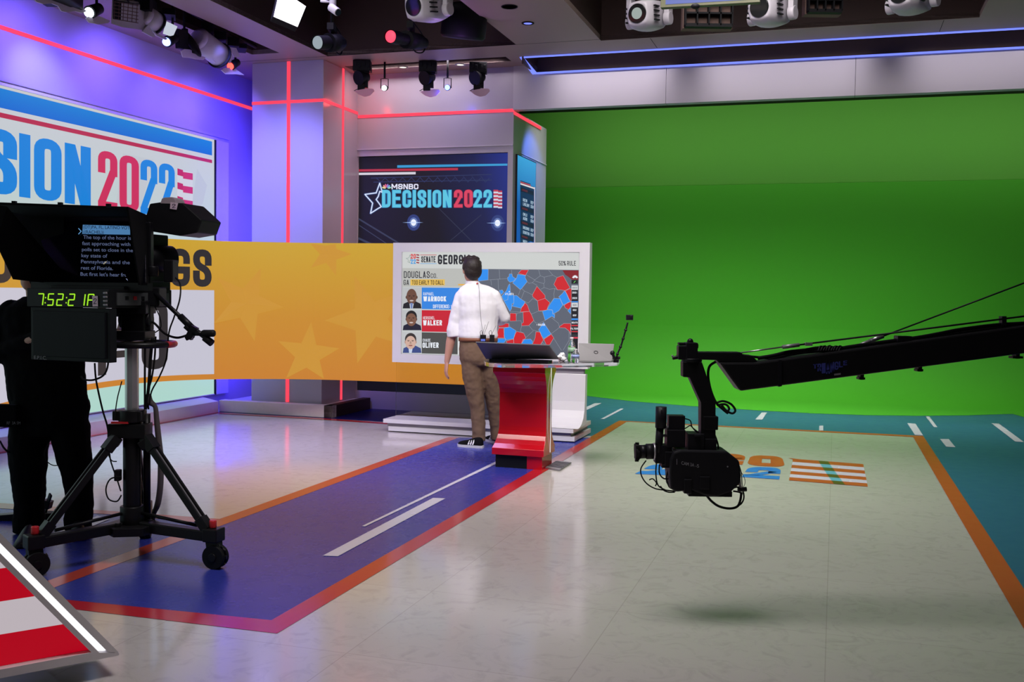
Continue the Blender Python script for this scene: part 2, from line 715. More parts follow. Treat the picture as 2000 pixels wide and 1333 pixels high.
def ering(c, rx, ry, yaw=0.0, n=20, up=None):
    """flat ellipse of points round c; rx across, ry in depth"""
    c = Vector(c)
    x = Vector((math.cos(yaw), math.sin(yaw), 0))
    y = Vector((-math.sin(yaw), math.cos(yaw), 0))
    if up is not None:
        up = Vector(up).normalized()
        x = (x - up * x.dot(up)).normalized()
        y = up.cross(x)
    return [c + x * rx * math.cos(2 * PI * i / n) + y * ry * math.sin(2 * PI * i / n) for i in range(n)]
# ================================================================== ROOM
WALLP = mat('white_gloss_laminate', (0.43, 0.39, 0.44), 0.22, scale=3, noise=0.02, spec=0.5)
WALLM = mat('white_satin_laminate', (0.50, 0.46, 0.50), 0.45, scale=3, noise=0.02)
BEZW = mat('white_bezel', (0.62, 0.60, 0.63), 0.4)
SOFF = mat('soffit_taupe', (0.30, 0.215, 0.19), 0.5, scale=30, noise=0.06)
FASC = mat('fascia_brown_wood', (0.036, 0.015, 0.013), 0.65, scale=20, noise=0.15)
PITB = mat('pit_black', (0.012, 0.010, 0.010), 0.9)
TAUPE = mat('taupe_plinth', (0.78, 0.66, 0.66), 0.45, scale=20)
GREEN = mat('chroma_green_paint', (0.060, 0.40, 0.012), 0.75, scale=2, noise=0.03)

# ---- floor materials
def floor_mat(name, rgb, vein=0.0, rough=0.16, tiles=False, spec=.3):
    m = bpy.data.materials.new(name)
    m.use_nodes = True
    nt = m.node_tree
    b = nt.nodes['Principled BSDF']
    g = nt.nodes.new('ShaderNodeNewGeometry')
    mp = nt.nodes.new('ShaderNodeMapping')
    mp.inputs['Rotation'].default_value = (0, 0, ANG)
    nt.links.new(g.outputs['Position'], mp.inputs['Vector'])
    n1 = nt.nodes.new('ShaderNodeTexNoise')
    n1.inputs['Scale'].default_value = 7.0
    n1.inputs['Detail'].default_value = 9
    n1.inputs['Roughness'].default_value = 0.65
    n1.inputs['Distortion'].default_value = 1.6
    nt.links.new(mp.outputs['Vector'], n1.inputs['Vector'])
    cr = nt.nodes.new('ShaderNodeValToRGB')
    e = cr.color_ramp.elements
    e[0].position = 0.34
    e[0].color = (*[x * (1 - vein) for x in rgb], 1)
    e[1].position = 0.5
    e[1].color = (*rgb, 1)
    nt.links.new(n1.outputs['Fac'], cr.inputs['Fac'])
    out = cr.outputs['Color']
    if vein < .08:
        rg = nt.nodes.new('ShaderNodeRGB')
        rg.outputs[0].default_value = (*rgb, 1)
        out = rg.outputs[0]
        nt.nodes.remove(cr)
    if tiles:
        br = nt.nodes.new('ShaderNodeTexBrick')
        br.offset = 0.0
        br.inputs['Scale'].default_value = 1.0
        br.inputs['Brick Width'].default_value = 0.915
        br.inputs['Row Height'].default_value = 0.915
        br.inputs['Mortar Size'].default_value = 0.0022
        br.inputs['Color1'].default_value = (1, 1, 1, 1)
        br.inputs['Color2'].default_value = (0.96, 0.96, 0.96, 1)
        br.inputs['Mortar'].default_value = (0.80, 0.79, 0.78, 1)
        nt.links.new(mp.outputs['Vector'], br.inputs['Vector'])
        mx = nt.nodes.new('ShaderNodeMix')
        mx.data_type = 'RGBA'
        mx.blend_type = 'MULTIPLY'
        mx.inputs['Factor'].default_value = 1
        nt.links.new(out, mx.inputs['A'])
        nt.links.new(br.outputs['Color'], mx.inputs['B'])
        out = mx.outputs['Result']
    nt.links.new(out, b.inputs['Base Color'])
    n2 = nt.nodes.new('ShaderNodeTexNoise')
    n2.inputs['Scale'].default_value = 9
    n2.inputs['Detail'].default_value = 6
    nt.links.new(mp.outputs['Vector'], n2.inputs['Vector'])
    mr = nt.nodes.new('ShaderNodeMapRange')
    mr.inputs['To Min'].default_value = rough - 0.03
    mr.inputs['To Max'].default_value = rough + 0.05
    nt.links.new(n2.outputs['Fac'], mr.inputs['Value'])
    nt.links.new(mr.outputs['Result'], b.inputs['Roughness'])
    bp = nt.nodes.new('ShaderNodeBump')
    bp.inputs['Strength'].default_value = 0.05
    bp.inputs['Distance'].default_value = 0.01
    n3 = nt.nodes.new('ShaderNodeTexNoise')
    n3.inputs['Scale'].default_value = 2.2
    nt.links.new(mp.outputs['Vector'], n3.inputs['Vector'])
    nt.links.new(n3.outputs['Fac'], bp.inputs['Height'])
    nt.links.new(bp.outputs['Normal'], b.inputs['Normal'])
    b.inputs['Specular IOR Level'].default_value = spec
    return m


F_CREAM = floor_mat('floor_cream_vinyl', (0.54, 0.51, 0.48), 0.12, rough=.12, tiles=True, spec=.55)
F_BLUE = floor_mat('floor_blue_vinyl', (0.028, 0.038, 0.28), 0.0, rough=.26, spec=.18)
F_NAVY = floor_mat('floor_navy_vinyl', (0.006, 0.006, 0.09), 0.06, rough=.3, spec=.1)
F_TEAL = floor_mat('floor_teal_vinyl', (0.030, 0.125, 0.230), 0.06, rough=0.3)
F_RED = floor_mat('floor_red_vinyl', (0.46, 0.018, 0.030), 0.05)
F_ORNG = floor_mat('floor_orange_vinyl', (0.46, 0.085, 0.025), 0.0, rough=0.3)
F_CORAL = floor_mat('floor_coral_vinyl', (0.46, 0.060, 0.040), 0.05)
F_WHITE = floor_mat('floor_white_vinyl', (0.62, 0.61, 0.70), 0.04, rough=.25, spec=.15)
F_LOGOB = floor_mat('floor_logo_blue', (0.035, 0.20, 0.62), 0.03, rough=0.3)
F_OLIVE = floor_mat('floor_olive', (0.10, 0.09, 0.02), 0.03, rough=0.3)
F_AQUA = floor_mat('floor_aqua', (0.14, 0.45, 0.55), 0.03, rough=0.3)

c = Canvas(lambda x, y, k: fl(x, y, 0.0008 * k))
c.mb.poly([UV(-7.3, -4), UV(9, -4), UV(9, 16), UV(-7.3, 16)], F_CREAM)


def seg(a, b, t):
    return (a[0] + (b[0] - a[0]) * t, a[1] + (b[1] - a[1]) * t)


Bl0, Bl1 = (1209, 822), (530, 1212)
Br0, Br1 = (1224.4, 824), (541, 1238)
# navy beyond the thin red line, behind the touchscreen
c.mb.poly([UV(-6.93, 10.45, .0008), touv and UV(-3.0, 10.38, .0008), UV(-3.0, 11.6, .0008), UV(-6.93, 11.6, .0008)], F_NAVY)
# teal of the chroma area, up to the curved green edge
tb = [(-3.6, 14.45), (-3.35, 14.25), (-2.6, 13.8), (-1.8, 13.55), (-.94, 13.4), (-.2, 13.35), (.4, 13.43), (1.02, 13.64), (1.6, 13.95), (2.2, 14.4)]
right_o0, right_o1 = (1803, 852), (2000, 1151)
teal = [UV(u, v, .0008) for u, v in tb] + [UV(2.33, 13.85, .0008), UV(4.2, 11.0, .0008), UV(6.2, 4.0, .0008)] + [fl(*seg(right_o0, right_o1, 2.2), .0008), fl(*right_o0, .0008), fl(1209, 822, .0008), fl(1156, 852, .0008), fl(1000, 852, .0008)]
c.mb.poly(teal, F_TEAL)
# blue runway
blue = [(897, 855), (1000, 858), (1152, 855), Bl1, (130, 1172), (-200, 1139), (-200, 968.4), (429, 1014)]
c.poly(blue, F_BLUE, 1)
# coloured borders
c.poly([(876, 854), (897, 855), (104, 1149), (-200, 1262), (-200, 1240), (104, 1131)], F_CORAL, 2)
c.poly([(-200, 968.4), (429, 1014), (405, 1023), (232, 1006), (0, 993.6), (-200, 985)], F_CORAL, 3)
c.poly([(1156, 852.4), (1182, 850.6), Br1, Bl1], F_RED, 2)
c.poly([(541, 1238), (530, 1212), (128.6, 1172), (-200, 1139), (-200, 1149), (149, 1191)], F_RED, 2)
c.poly([Bl0, Br0, (1182, 850.6), (1156, 852.4)], F_ORNG, 2)
c.poly([Bl0, (1803, 852), (1783, 854), Br0], F_ORNG, 2)
ri0, ri1 = (1783, 854), (2000, 1230)
c.poly([(1783, 853), right_o0, seg(right_o0, right_o1, 2.2), seg(ri0, ri1, 1.9)], F_ORNG, 3)
# thin red line under the far wall
c.poly([(427, 806.5), (640, 818), (760, 826.5), (760, 829), (640, 820.6), (427, 808.5)], F_RED, 4)
c.mb.poly([UV(-6.92, -3, .003), UV(-6.86, -3, .003), UV(-6.86, 10.42, .003), UV(-6.92, 10.42, .003)], F_RED)
# white dashes
for q in ([(968, 902), (972, 905), (713, 1029), (707, 1028)], [(846, 973), (870, 974), (660, 1087), (630, 1086)], [(190, 1008), (215, 1014), (118, 1054), (90, 1050)],
          [(1162, 788), (1175, 788), (1140, 804), (1125, 804)], [(1212, 798.5), (1218, 799), (1180, 819), (1173, 819)], [(1488, 806), (1498, 806), (1489, 820), (1475, 820)],
          [(1600, 832), (1608, 832), (1608, 841.5), (1600, 841.5)], [(1772, 827), (1788, 828), (1803, 851), (1787, 850)], [(1808, 814), (1815, 814), (1831, 835), (1824, 834.6)],
          [(1836, 858), (1853, 858), (1866, 874), (1848, 873)], [(1936, 827), (1951, 828), (2000, 864), (1983, 863)]):
    c.poly(q, F_WHITE, 4)
# 2022 floor logo with its striped flag
c.text([(1366, 884), (1458, 888), (1450, 908), (1355, 904)], '2', F_ORNG, layer=3, cw=.8, t=.34, gap=0)
c.text([(1467, 889), (1527, 892), (1534, 913), (1458, 909)], '0', F_ORNG, layer=3, cw=.8, t=.30, gap=0)
c.text([(1276, 906), (1352, 909), (1340, 930), (1240, 926)], '2', F_LOGOB, layer=3, cw=.8, t=.30, gap=0)
c.text([(1462, 912), (1526, 914), (1522, 937), (1449, 932)], '2', F_LOGOB, layer=3, cw=.8, t=.28, gap=0)
fq = [(1549, 896.5), (1686, 907), (1695, 951), (1541, 938.5)]
for k in range(7):
    a, b = k / 7, (k + 1) / 7
    q = [seg(fq[0], fq[3], a), seg(fq[1], fq[2], a), seg(fq[1], fq[2], b), seg(fq[0], fq[3], b)]
    c.quad(q, F_WHITE if k % 2 else F_ORNG, 3)
    x0, x1 = .36 + .03 * k, .50 + .03 * k
    q2 = [seg(q[0], q[1], x0), seg(q[0], q[1], x1), seg(q[3], q[2], x1 + .03), seg(q[3], q[2], x0 + .03)]
    c.quad(q2, F_AQUA if k % 2 else F_OLIVE, 4)
c.poly([(1540, 895), (1575, 899), (1572, 902), (1553, 899)], F_ORNG, 4)
struct(c.build('floor'))

# ---- ceiling: soffit undersides, dark pits, lighting slots, cove
b = MB()
Z = 4.1
for (u0, u1, v0, v1) in ((-7.3, -6.35, -4, 10.24), (-6.0, -5.55, -4, 10.24), (-7.3, -5.55, 10.24, 10.52), (-3.32, -2.41, -4, 10.52), (1.21, 9, -4, 10.52),
                         (-7.3, -2.41, 10.52, 11.03), (-2.41, 9, 10.58, 11.03), (1.21, 9, 10.52, 10.58), (-7.3, -5.6, 11.03, 11.25), (-3.6, -3.4, 11.03, 11.25), (-7.3, -3.4, 11.25, 11.75), (-3.4, 9, 11.03, 11.08)):
    b.ubox(u0, u1, v0, v1, Z, Z + .05, SOFF)
for (u0, u1, v0, v1) in ((-5.55, -3.32, -4, 10.52), (-2.41, 1.21, -4, 10.58), (-6.35, -6.0, -4, 10.24), (-5.6, -3.6, 11.03, 11.25)):
    t = .02
    top = 5.3 if u1 - u0 > 2.1 else 4.5
    b.ubox(u0 - t, u0, v0, v1, Z + .003, top, FASC)
    b.ubox(u1, u1 + t, v0, v1, Z + .003, top, FASC)
    b.ubox(u0 - t, u1 + t, v1, v1 + t, Z + .003, top, FASC)
    b.ubox(u0 - t, u1 + t, v0 - t, v0, Z + .003, top, FASC)
    b.ubox(u0 - t, u1 + t, v0 - t, v1 + t, top, top + .03, PITB)
# cove recess above the header
COVB = mat('cove_brown', (.13, .085, .075), .5, scale=20)
b.ubox(-3.42, 9, 11.06, 11.08, Z + .003, 4.42, COVB)
b.ubox(-3.42, 9, 11.06, 11.66, 4.42, 4.44, COVB)
b.ubox(-3.42, -3.40, 11.06, 11.66, 4.02, 4.42, COVB)
b.ubox(-3.42, 9, 11.62, 11.66, 3.9, 4.42, COVB)
# thin panel joints of the soffit
for u in (-1.9, 0.9, 3.6):
    b.ubox(u, u + .006, 10.6, 11.03, Z - .001, Z + .003, PITB)
b.ubox(-7.3, -2.41, 10.515, 10.522, Z - .001, Z + .003, PITB)
struct(b.build('ceiling'))

# ceiling over the chroma bay
b = MB()
b.ubox(-5, 9, 11.66, 17, 4.3, 4.35, PITB)
struct(b.build('ceiling_chroma_bay'))

# ---- walls
b = MB()
b.ubox(-7.35, -7.15, -4, 11.7, 0, 4.1, WALLP)
b.ubox(-7.15, -7.10, -4, 10.95, 3.27, 3.30, WALLP)
struct(b.build('wall_left'))
b = MB()
b.ubox(-7.15, -5.66, 11.55, 11.7, 0, 4.1, WALLP)
struct(b.build('wall_niche'))
b = MB()
b.ubox(-6.60, -5.67, 10.65, 11.56, 0, 4.1, WALLP)
struct(b.build('wall_column', bevel=.003))
b = MB()      # wall round the back screen
b.ubox(-5.67, -3.655, 11.53, 11.75, 3.11, 4.1, WALLP)
b.ubox(-5.67, -3.655, 11.53, 11.75, 0, .22, WALLM)
b.ubox(-3.72, -3.655, 11.53, 11.75, .22, 3.11, WALLP)
b.ubox(-5.67, -3.72, 11.60, 11.75, .22, 3.11, WALLM)
b.ubox(-5.67, -3.655, 11.515, 11.53, 3.185, 3.20, WALLM)
struct(b.build('wall_back'))
b = MB()
b.ubox(-3.85, -3.655, 11.75, 12.96, 0, 3.6, WALLP)
b.ubox(-3.655, -3.647, 11.75, 12.96, 3.13, 3.14, WALLM)
struct(b.build('wall_side'))
b = MB()      # header over the chroma bay
for (u0, u1) in ((-3.655, -1.872), (-1.868, 0.13), (0.134, 2.2), (2.204, 9)):
    b.ubox(u0, u1, 11.50, 11.62, 3.595, 4.01, WALLM)
b.ubox(-3.655, 9, 11.52, 11.62, 3.597, 4.0, BLACK)
b.ubox(-3.655, -3.4, 11.50, 11.62, 4.01, 4.1, WALLM)
struct(b.build('wall_header'))

# chroma cyclorama
tbx = [(-5, 14.9)] + tb[1:] + [(2.33, 13.85), (4.2, 11.0), (6.2, 8.0), (9.0, 6.0)]


def tv(u):
    for a, d in zip(tbx[:-1], tbx[1:]):
        if a[0] <= u <= d[0]:
            return a[1] + (d[1] - a[1]) * (u - a[0]) / (d[0] - a[0])
    return tbx[-1][1]


b = MB()
us = sorted(set([-5 + i * .25 for i in range(57)] + [x[0] for x in tbx]))
prof = []
for i in range(11):
    a = i / 10 * PI / 2
    prof.append((14.6 + 1.0 * math.sin(a), .004 + 1.0 * (1 - math.cos(a))))
prof += [(15.6, 3.12), (15.64, 3.13), (15.64, 4.3)]
rows = []
for u in us:
    rows.append([UV(u, tv(u), .003)] + [UV(u, v, z) for v, z in prof])
mi = b.mi(GREEN)
vr = [[b.bm.verts.new(p) for p in r] for r in rows]
for i in range(len(vr) - 1):
    for j in range(len(vr[0]) - 1):
        f = b.bm.faces.new((vr[i][j], vr[i + 1][j], vr[i + 1][j + 1], vr[i][j + 1]))
        f.smooth = j < 11
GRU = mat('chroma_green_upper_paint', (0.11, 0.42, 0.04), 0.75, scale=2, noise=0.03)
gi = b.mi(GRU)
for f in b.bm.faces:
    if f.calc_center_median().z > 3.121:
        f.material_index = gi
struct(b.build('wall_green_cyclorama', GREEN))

# plinths
b = MB()
b.ubox(-6.93, -5.45, 10.48, 10.60, .002, .14, TAUPE)
b.ubox(-5.55, -5.45, 10.48, 11.50, .002, .14, FASC)
b.ubox(-6.93, -5.55, 10.60, 11.50, .002, .125, WALLM)
struct(b.build('baseboard_column', bevel=.003))
b = MB()
b.prism([UV(-7.15, -4, .002), UV(-6.92, -4, .002), UV(-6.92, -4, .13), UV(-7.15, -4, .175)], VA * 14.45, mat('pale_lilac_plinth', (.74, .66, .74), .5))
struct(b.build('baseboard_left'))

# ---- light lines let into the walls and the cove
REDL = em((255, 62, 84), 1.25)
BLUL = em((112, 128, 255), 1.35)
b = MB()
b.ubox(-7.15, -7.143, -4, 11.55, 3.735, 3.772, REDL)
struct(b.build('trim_1'))
b = MB()
b.ubox(-6.60, -5.663, 10.642, 10.65, 3.622, 3.655, REDL)
b.ubox(-5.67, -5.662, 10.642, 11.53, 3.622, 3.655, REDL)
b.ubox(-6.137, -6.095, 10.642, 10.65, .14, 4.1, REDL)
b.ubox(-5.67, -5.662, 11.12, 11.16, .14, 4.1, REDL)
struct(b.build('trim_2'))
b = MB()
b.ubox(-5.66, -3.648, 11.522, 11.53, 3.578, 3.613, REDL)
b.ubox(-3.655, -3.647, 11.522, 12.68, 3.55, 3.585, REDL)
struct(b.build('trim_3'))
b = MB()
b.ubox(-3.43, 9, 11.065, 11.082, 4.085, 4.102, BLUL)
b.ubox(-3.40, 9, 11.485, 11.50, 3.993, 4.012, BLUL)
b.prism([UV(-3.44, 11.07, 4.098), UV(-3.40, 11.09, 4.09), UV(-3.36, 11.48, 4.0), UV(-3.41, 11.49, 3.99)], UA * -.012, BLUL)
struct(b.build('trim_4'))

# ================================================================== WALL SCREENS
NW = UA          # left wall faces +u
PTW = UV(-7.13, 9, 1)
t = thing('video_wall', 'huge white video wall on the left wall with giant blue and red election lettering', 'video wall', UV(-7.1, 6, 0.2))
b = MB()
b.ubox(-7.15, -7.12, -2, 10.95, .18, .19, BEZW)
b.ubox(-7.15, -7.11, -2, 10.95, 3.235, 3.27, BEZW)
b.ubox(-7.15, -7.11, 10.70, 10.95, .18, 3.27, BEZW)
b.ubox(-7.15, -7.118, 10.675, 10.70, .18, 3.235, BLACK)
b.build('frame', parent=t)
c = Canvas(plane_fn(PTW, NW))
pale = em_grad('video_wall_ground', [(0, (172, 212, 200)), (.35, (180, 208, 202)), (1, (198, 200, 203))], 'Z', .2, 3.2, lines=.0)
c.mb.poly([UV(-7.13, -2, .19), UV(-7.13, 10.675, .19), UV(-7.13, 10.675, 3.235), UV(-7.13, -2, 3.235)], pale)
tp = lambda x: 172 + .253 * x
wl, wr = -60, 414
BB = em_grad('video_wall_band', [(0, (20, 92, 200)), (1, (20, 128, 205))], 'Z', 2.95, 3.23)
c.poly([(wl, tp(wl)), (wr, tp(wr)), (wr, 304), (wl, 196.9)], BB, 1)
c.poly([(wl, 206.2), (wr, 312.6), (wr, 319), (wl, 216.4)], em((178, 44, 58)), 1)
DB = em((25, 128, 212))
DR = em((200, 46, 78))
TT = lambda x: 252 + .209 * x
TB = lambda x: 379.4 + .137 * x


def vq(x0, x1):
    return [(x0, TT(x0)), (x1, TT(x1)), (x1, TB(x1)), (x0, TB(x0))]


c.text(vq(-30, 33), 'S', DB, cw=.44, t=.19, gap=0)
c.quad(vq(37, 59), DB, 2)
c.text(vq(66, 120), 'O', DB, cw=.43, t=.165, gap=0)
c.text(vq(126, 177), 'N', DB, cw=.41, t=.16, gap=0)
c.text(vq(191, 229), '2', DR, cw=.33, t=.125, gap=0)
c.text(vq(233, 271), '0', DR, cw=.33, t=.125, gap=0)
c.text(vq(274, 307), '2', DB, cw=.31, t=.12, gap=0)
c.text(vq(310, 341), '2', DB, cw=.30, t=.12, gap=0)
c.quad([(346, 329), (376, 338), (376, 432), (346, 426)], em((205, 207, 209)), 2)
for k in range(4):
    y = 329 + k * 27
    c.poly([(346, y), (357, y + 3.5), (357, y + 16), (346, y + 13)], em((186, 40, 70)), 3)
    c.poly([(357, y + 7), (376, y + 10), (376, y + 23), (357, y + 20)], em((196, 50, 80)), 3)
c.poly([(240, 300), (300, 312), (270, 420), (215, 480)], em((190, 196, 199)), 1)
c.poly([(385, 330), (404, 362), (396, 398), (372, 420)], em((186, 193, 196)), 1)
c.build('picture', t)

# curved ribbon screen
RB = [(-40, 7.6), (0, 7.95), (80, 8.75), (165, 9.6), (250, 10.3), (330, 10.75), (413, 11.02), (500, 11.15), (600, 11.2), (700, 11.12), (767, 11.03), (830, 10.94), (893, 10.84), (940, 10.78)]


def rbY(x):
    x = min(max(x, RB[0][0]), RB[-1][0])
    for i in range(len(RB) - 1):
        if RB[i][0] <= x <= RB[i + 1][0]:
            p0 = RB[max(i - 1, 0)]
            p1, p2 = RB[i], RB[i + 1]
            p3 = RB[min(i + 2, len(RB) - 1)]
            t = (x - p1[0]) / (p2[0] - p1[0])
            m1 = (p2[1] - p0[1]) / (p2[0] - p0[0]) * (p2[0] - p1[0])
            m2 = (p3[1] - p1[1]) / (p3[0] - p1[0]) * (p2[0] - p1[0])
            return (2 * t ** 3 - 3 * t * t + 1) * p1[1] + (t ** 3 - 2 * t * t + t) * m1 + (-2 * t ** 3 + 3 * t * t) * p2[1] + (t ** 3 - t * t) * m2


def rib(x, z, back=0.0):
    """point of the ribbon above column x at height z"""
    p = fl(x, 900)
    d = Vector((p.x, p.y, 0)) / p.y
    Y = rbY(x) + back
    return Vector((d.x * Y, Y, z))


# the column direction depends a little on the height because of the camera roll; rib() keeps it vertical
RZ0, RZ1 = 0.478, 1.972
t = thing('curved_video_ribbon', 'long curved gold video ribbon hanging across the set behind the touchscreen', 'video wall', rib(560, 0.49))
b = MB()
xs = [-40 + i * 14 for i in range(71)]
rings = []
for x in xs:
    rings.append([rib(x, RZ0, .004), rib(x, RZ1, .004), rib(x, RZ1, .09), rib(x, RZ0, .09)])
b.loft(rings, BLACK, smooth=False)
b.build('housing', parent=t)
c = Canvas(lambda x, y, k: rib(x, y, -.0012 * k))
gold = em_grad('ribbon_gold', [(0, (199, 126, 40)), (.45, (199, 138, 42)), (1, (201, 160, 46))], 'Z', RZ0, RZ1, lines=0)
c.quad([(-40, RZ1), (940, RZ1), (940, RZ0), (-40, RZ0)], gold, 1, nx=90)
# white score box, gold rim below it
boxw = em((196, 194, 208))
c.quad([(-40, 1.44), (418, 1.44), (418, .535), (-40, .535)], boxw, 2, nx=40)
ink = em((42, 40, 40))


def rtext(x0, x1, z1, z0, s, **k):
    c.text([(x0, z1), (x1, z1), (x1, z0), (x0, z0)], s, ink, layer=3, **k)


rtext(333, 371, 1.875, 1.475, 'G', cw=.56, t=.19, gap=0)
rtext(377, 413, 1.875, 1.475, 'S', cw=.52, t=.19, gap=0)
rtext(280, 325, 1.875, 1.475, 'N', cw=.6, t=.19, gap=0)
rtext(-22, 27, 1.875, 1.475, 'O', cw=.56, t=.17, gap=0)
rtext(277, 328, 1.33, .61, '0', cw=.40, t=.135, gap=0)
rtext(192, 208, 1.30, .60, 'I', cw=.1, t=.1, gap=0)
rtext(214, 270, 1.30, .60, '4', cw=.44, t=.10, gap=0)
# ghost stars in the gold ground
for (cx, cz, r, a0) in ((480, 1.30, .42, .4), (600, .75, .36, .1), (720, 1.15, .5, .9), (640, 1.85, .25, .3)):
    pts = []
    for k in range(10):
        rr = r if k % 2 == 0 else r * .4
        a = a0 + k * PI / 5
        pts.append((cx + rr * math.sin(a) * 175, min(max(cz + rr * math.cos(a), RZ0 + .01), RZ1 - .01)))
    for k in range(10):
        c.poly([(cx, min(cz, RZ1 - .02)), pts[k], pts[(k + 1) % 10]], em((202, 146, 50)), 2)
c.build('picture', t)

# back wall screen
PS = UV(-4.6, 11.56, 1)
NS = -VA
t = thing('wall_screen', 'dark blue wall screen with glowing star logo, between the column and the green bay', 'screen', UV(-4.67, 11.56, .23))
b = MB()
b.ubox(-5.655, -3.725, 11.56, 11.60, .225, 3.105, BLACK)
b.build('housing', parent=t)
fn = plane_fn(PS, NS)
c = Canvas(fn)


def em_xgrad(name, a, bcol, d, lo, hi, mid=None):
    m = em_grad(name, [(0, a)] + (mid or []) + [(1, bcol)], 'X', 0, 1)
    nt = m.node_tree
    g = [n for n in nt.nodes if n.type == 'NEW_GEOMETRY'][0]
    dt = nt.nodes.new('ShaderNodeVectorMath')
    dt.operation = 'DOT_PRODUCT'
    dt.inputs[1].default_value = d
    nt.links.new(g.outputs['Position'], dt.inputs[0])
    mr = [n for n in nt.nodes if n.type == 'MAP_RANGE'][0]
    mr.inputs['From Min'].default_value = lo
    mr.inputs['From Max'].default_value = hi
    nt.links.new(dt.outputs['Value'], mr.inputs['Value'])
    return m


night = em_xgrad('night_blue', (13, 13, 20), (26, 46, 140), tuple(UA * 1.0 + ZA * .22), -5.1, -2.95, [(.45, (16, 15, 28)), (.75, (20, 26, 72))])
c.mb.poly([UV(-5.655, 11.559, .228), UV(-3.725, 11.559, .228), UV(-3.725, 11.559, 3.105), UV(-5.655, 11.559, 3.105)], night)
# truss shapes
tr = em((40, 52, 92))
c.line([(725, 348), (960, 341)], 1.5, tr)
c.line([(730, 356), (960, 352)], 1.5, tr)
for k in range(13):
    x = 735 + k * 17
    c.line([(x, 348 - k * .3), (x + 9, 356), (x + 17, 348)], 1.2, tr)
for (p, q, w) in (((701, 428), (790, 482), 3.0), ((701, 440), (770, 486), 1.6), ((701, 466), (740, 484), 4.0), ((850, 400), (920, 470), 1.0), ((940, 420), (880, 470), 1.0)):
    c.line([p, q], w, em((52, 58, 82)))
c.quad([(776, 323), (991, 319.8), (991, 323.8), (776, 328)], em((52, 150, 205)), 2)
c.quad([(701, 331), (894.6, 328.2), (894.6, 332.8), (701, 335.6)], em((176, 46, 66)), 2)
c.quad([(701, 337.7), (812, 336), (812, 340.8), (701, 342.2)], em((210, 205, 215)), 2)
star = [(713, 380), (735, 377), (742, 358), (747, 376), (749, 384), (742, 391), (748, 398), (745, 404), (738, 408), (724, 417), (728, 397)]
for w, col, L in ((4.2, (70, 90, 140), 2), (2.2, (176, 196, 228), 3), (1.0, (238, 242, 255), 4)):
    c.line(star[:4] + [(742, 374), (739, 384), (735, 390), (741, 398)] + star[7:], w, em(col), L, closed=True)
LB = em((92, 196, 224))
LBd = em((36, 120, 176))
LR = em((216, 66, 96))
LW = em((168, 226, 240))


def big(x0, y0, x1, y1, s, m, edge, cw, t):
    c.trect(x0 - .7, y0 - .8, x1 + .7, y1 + .8, s, edge, layer=3, cw=cw, t=t + .05, gap=.055)
    c.trect(x0, y0, x1, y1, s, m, layer=4, cw=cw, t=t, gap=.09)


big(746.5, 371.5, 882, 405.5, 'DECISION', LB, LBd, .49, .17)
big(887, 371, 923.5, 405.5, '20', LR, em((150, 34, 60)), .48, .17)
big(925, 371, 961, 405.5, '22', LB, LBd, .48, .17)
for k in range(5):
    y = 371 + k * 7
    c.rect(964, y, 973, y + 3.6, em((190, 60, 84)), 3)
    c.rect(973, y + 1.5, 981, y + 5, em((176, 50, 76)), 3)
    c.rect(964, y + 3.6, 973, y + 7, em((206, 208, 224)), 3)
    c.rect(973, y + 5, 981, y + 8.2, em((198, 202, 222)), 3)
c.trect(765, 359.5, 817.5, 370, 'MSNBC', em((226, 226, 244)), layer=4, cw=.80, t=.21, gap=.13)


def peacock(cx, cy, s, cols, L):
    for k, a in enumerate((-75, -46, -16, 16, 46, 75)):
        a = math.radians(a)
        col = cols[k % len(cols)]
        dx, dy = math.sin(a), -math.cos(a)
        c.ell(cx + dx * s * .62, cy + dy * s * .62, s * .42, s * .19, em(col), L, n=14, rot=math.atan2(dy, dx))


peacock(755.5, 368.5, 9, [(222, 214, 150), (226, 150, 140), (214, 90, 130), (150, 120, 200), (110, 160, 220), (150, 210, 180)], 4)
for (x, y) in ((808, 435), (972, 436)):
    for r, col, L in ((16, (44, 60, 120), 2), (10, (96, 118, 176), 3), (6.5, (235, 240, 255), 4)):
        c.ell(x, y, r * .8, r, em(col), L, n=18)
    c.poly([(x - 22, y), (x, y - 1.2), (x + 19 if x < 900 else x + 17, y), (x, y + 1.2)], em((160, 190, 240)), 4)
c.build('picture', t)

# narrow screen on the side wall
t = thing('side_wall_screen', 'narrow tall blue results screen set in the side wall beside the green bay', 'screen', UV(-3.6, 12.2, .2))
b = MB()
b.ubox(-3.655, -3.635, 11.63, 12.43, .2, 3.10, BLACK)
b.build('housing', parent=t)
P2 = UV(-3.633, 12, 1)
c = Canvas(plane_fn(P2, UA))
cy = em_grad('side_screen_blue', [(0, (16, 52, 150)), (.8, (22, 90, 170)), (1, (60, 160, 215))], 'Z', .2, 3.1)
c.mb.poly([UV(-3.633, 11.64, .21), UV(-3.633, 12.415, .21), UV(-3.633, 12.415, 3.09), UV(-3.633, 11.64, 3.09)], cy)
sk = lambda x, y: (x, y + (x - 1017) * .33)
c.poly([sk(1016, 357), sk(1043, 357), sk(1043, 460), sk(1016, 480)], em((20, 44, 84)), 1)
c.poly([sk(1016, 353), sk(1036, 353), sk(1036, 354.5), sk(1016, 354.5)], em((30, 30, 40)), 2)
c.poly([sk(1016, 355), sk(1036, 355), sk(1036, 357), sk(1016, 357)], em((190, 50, 60)), 2)
c.poly([sk(1016, 358), sk(1044, 358), sk(1044, 361), sk(1016, 361)], em((220, 210, 214)), 3)
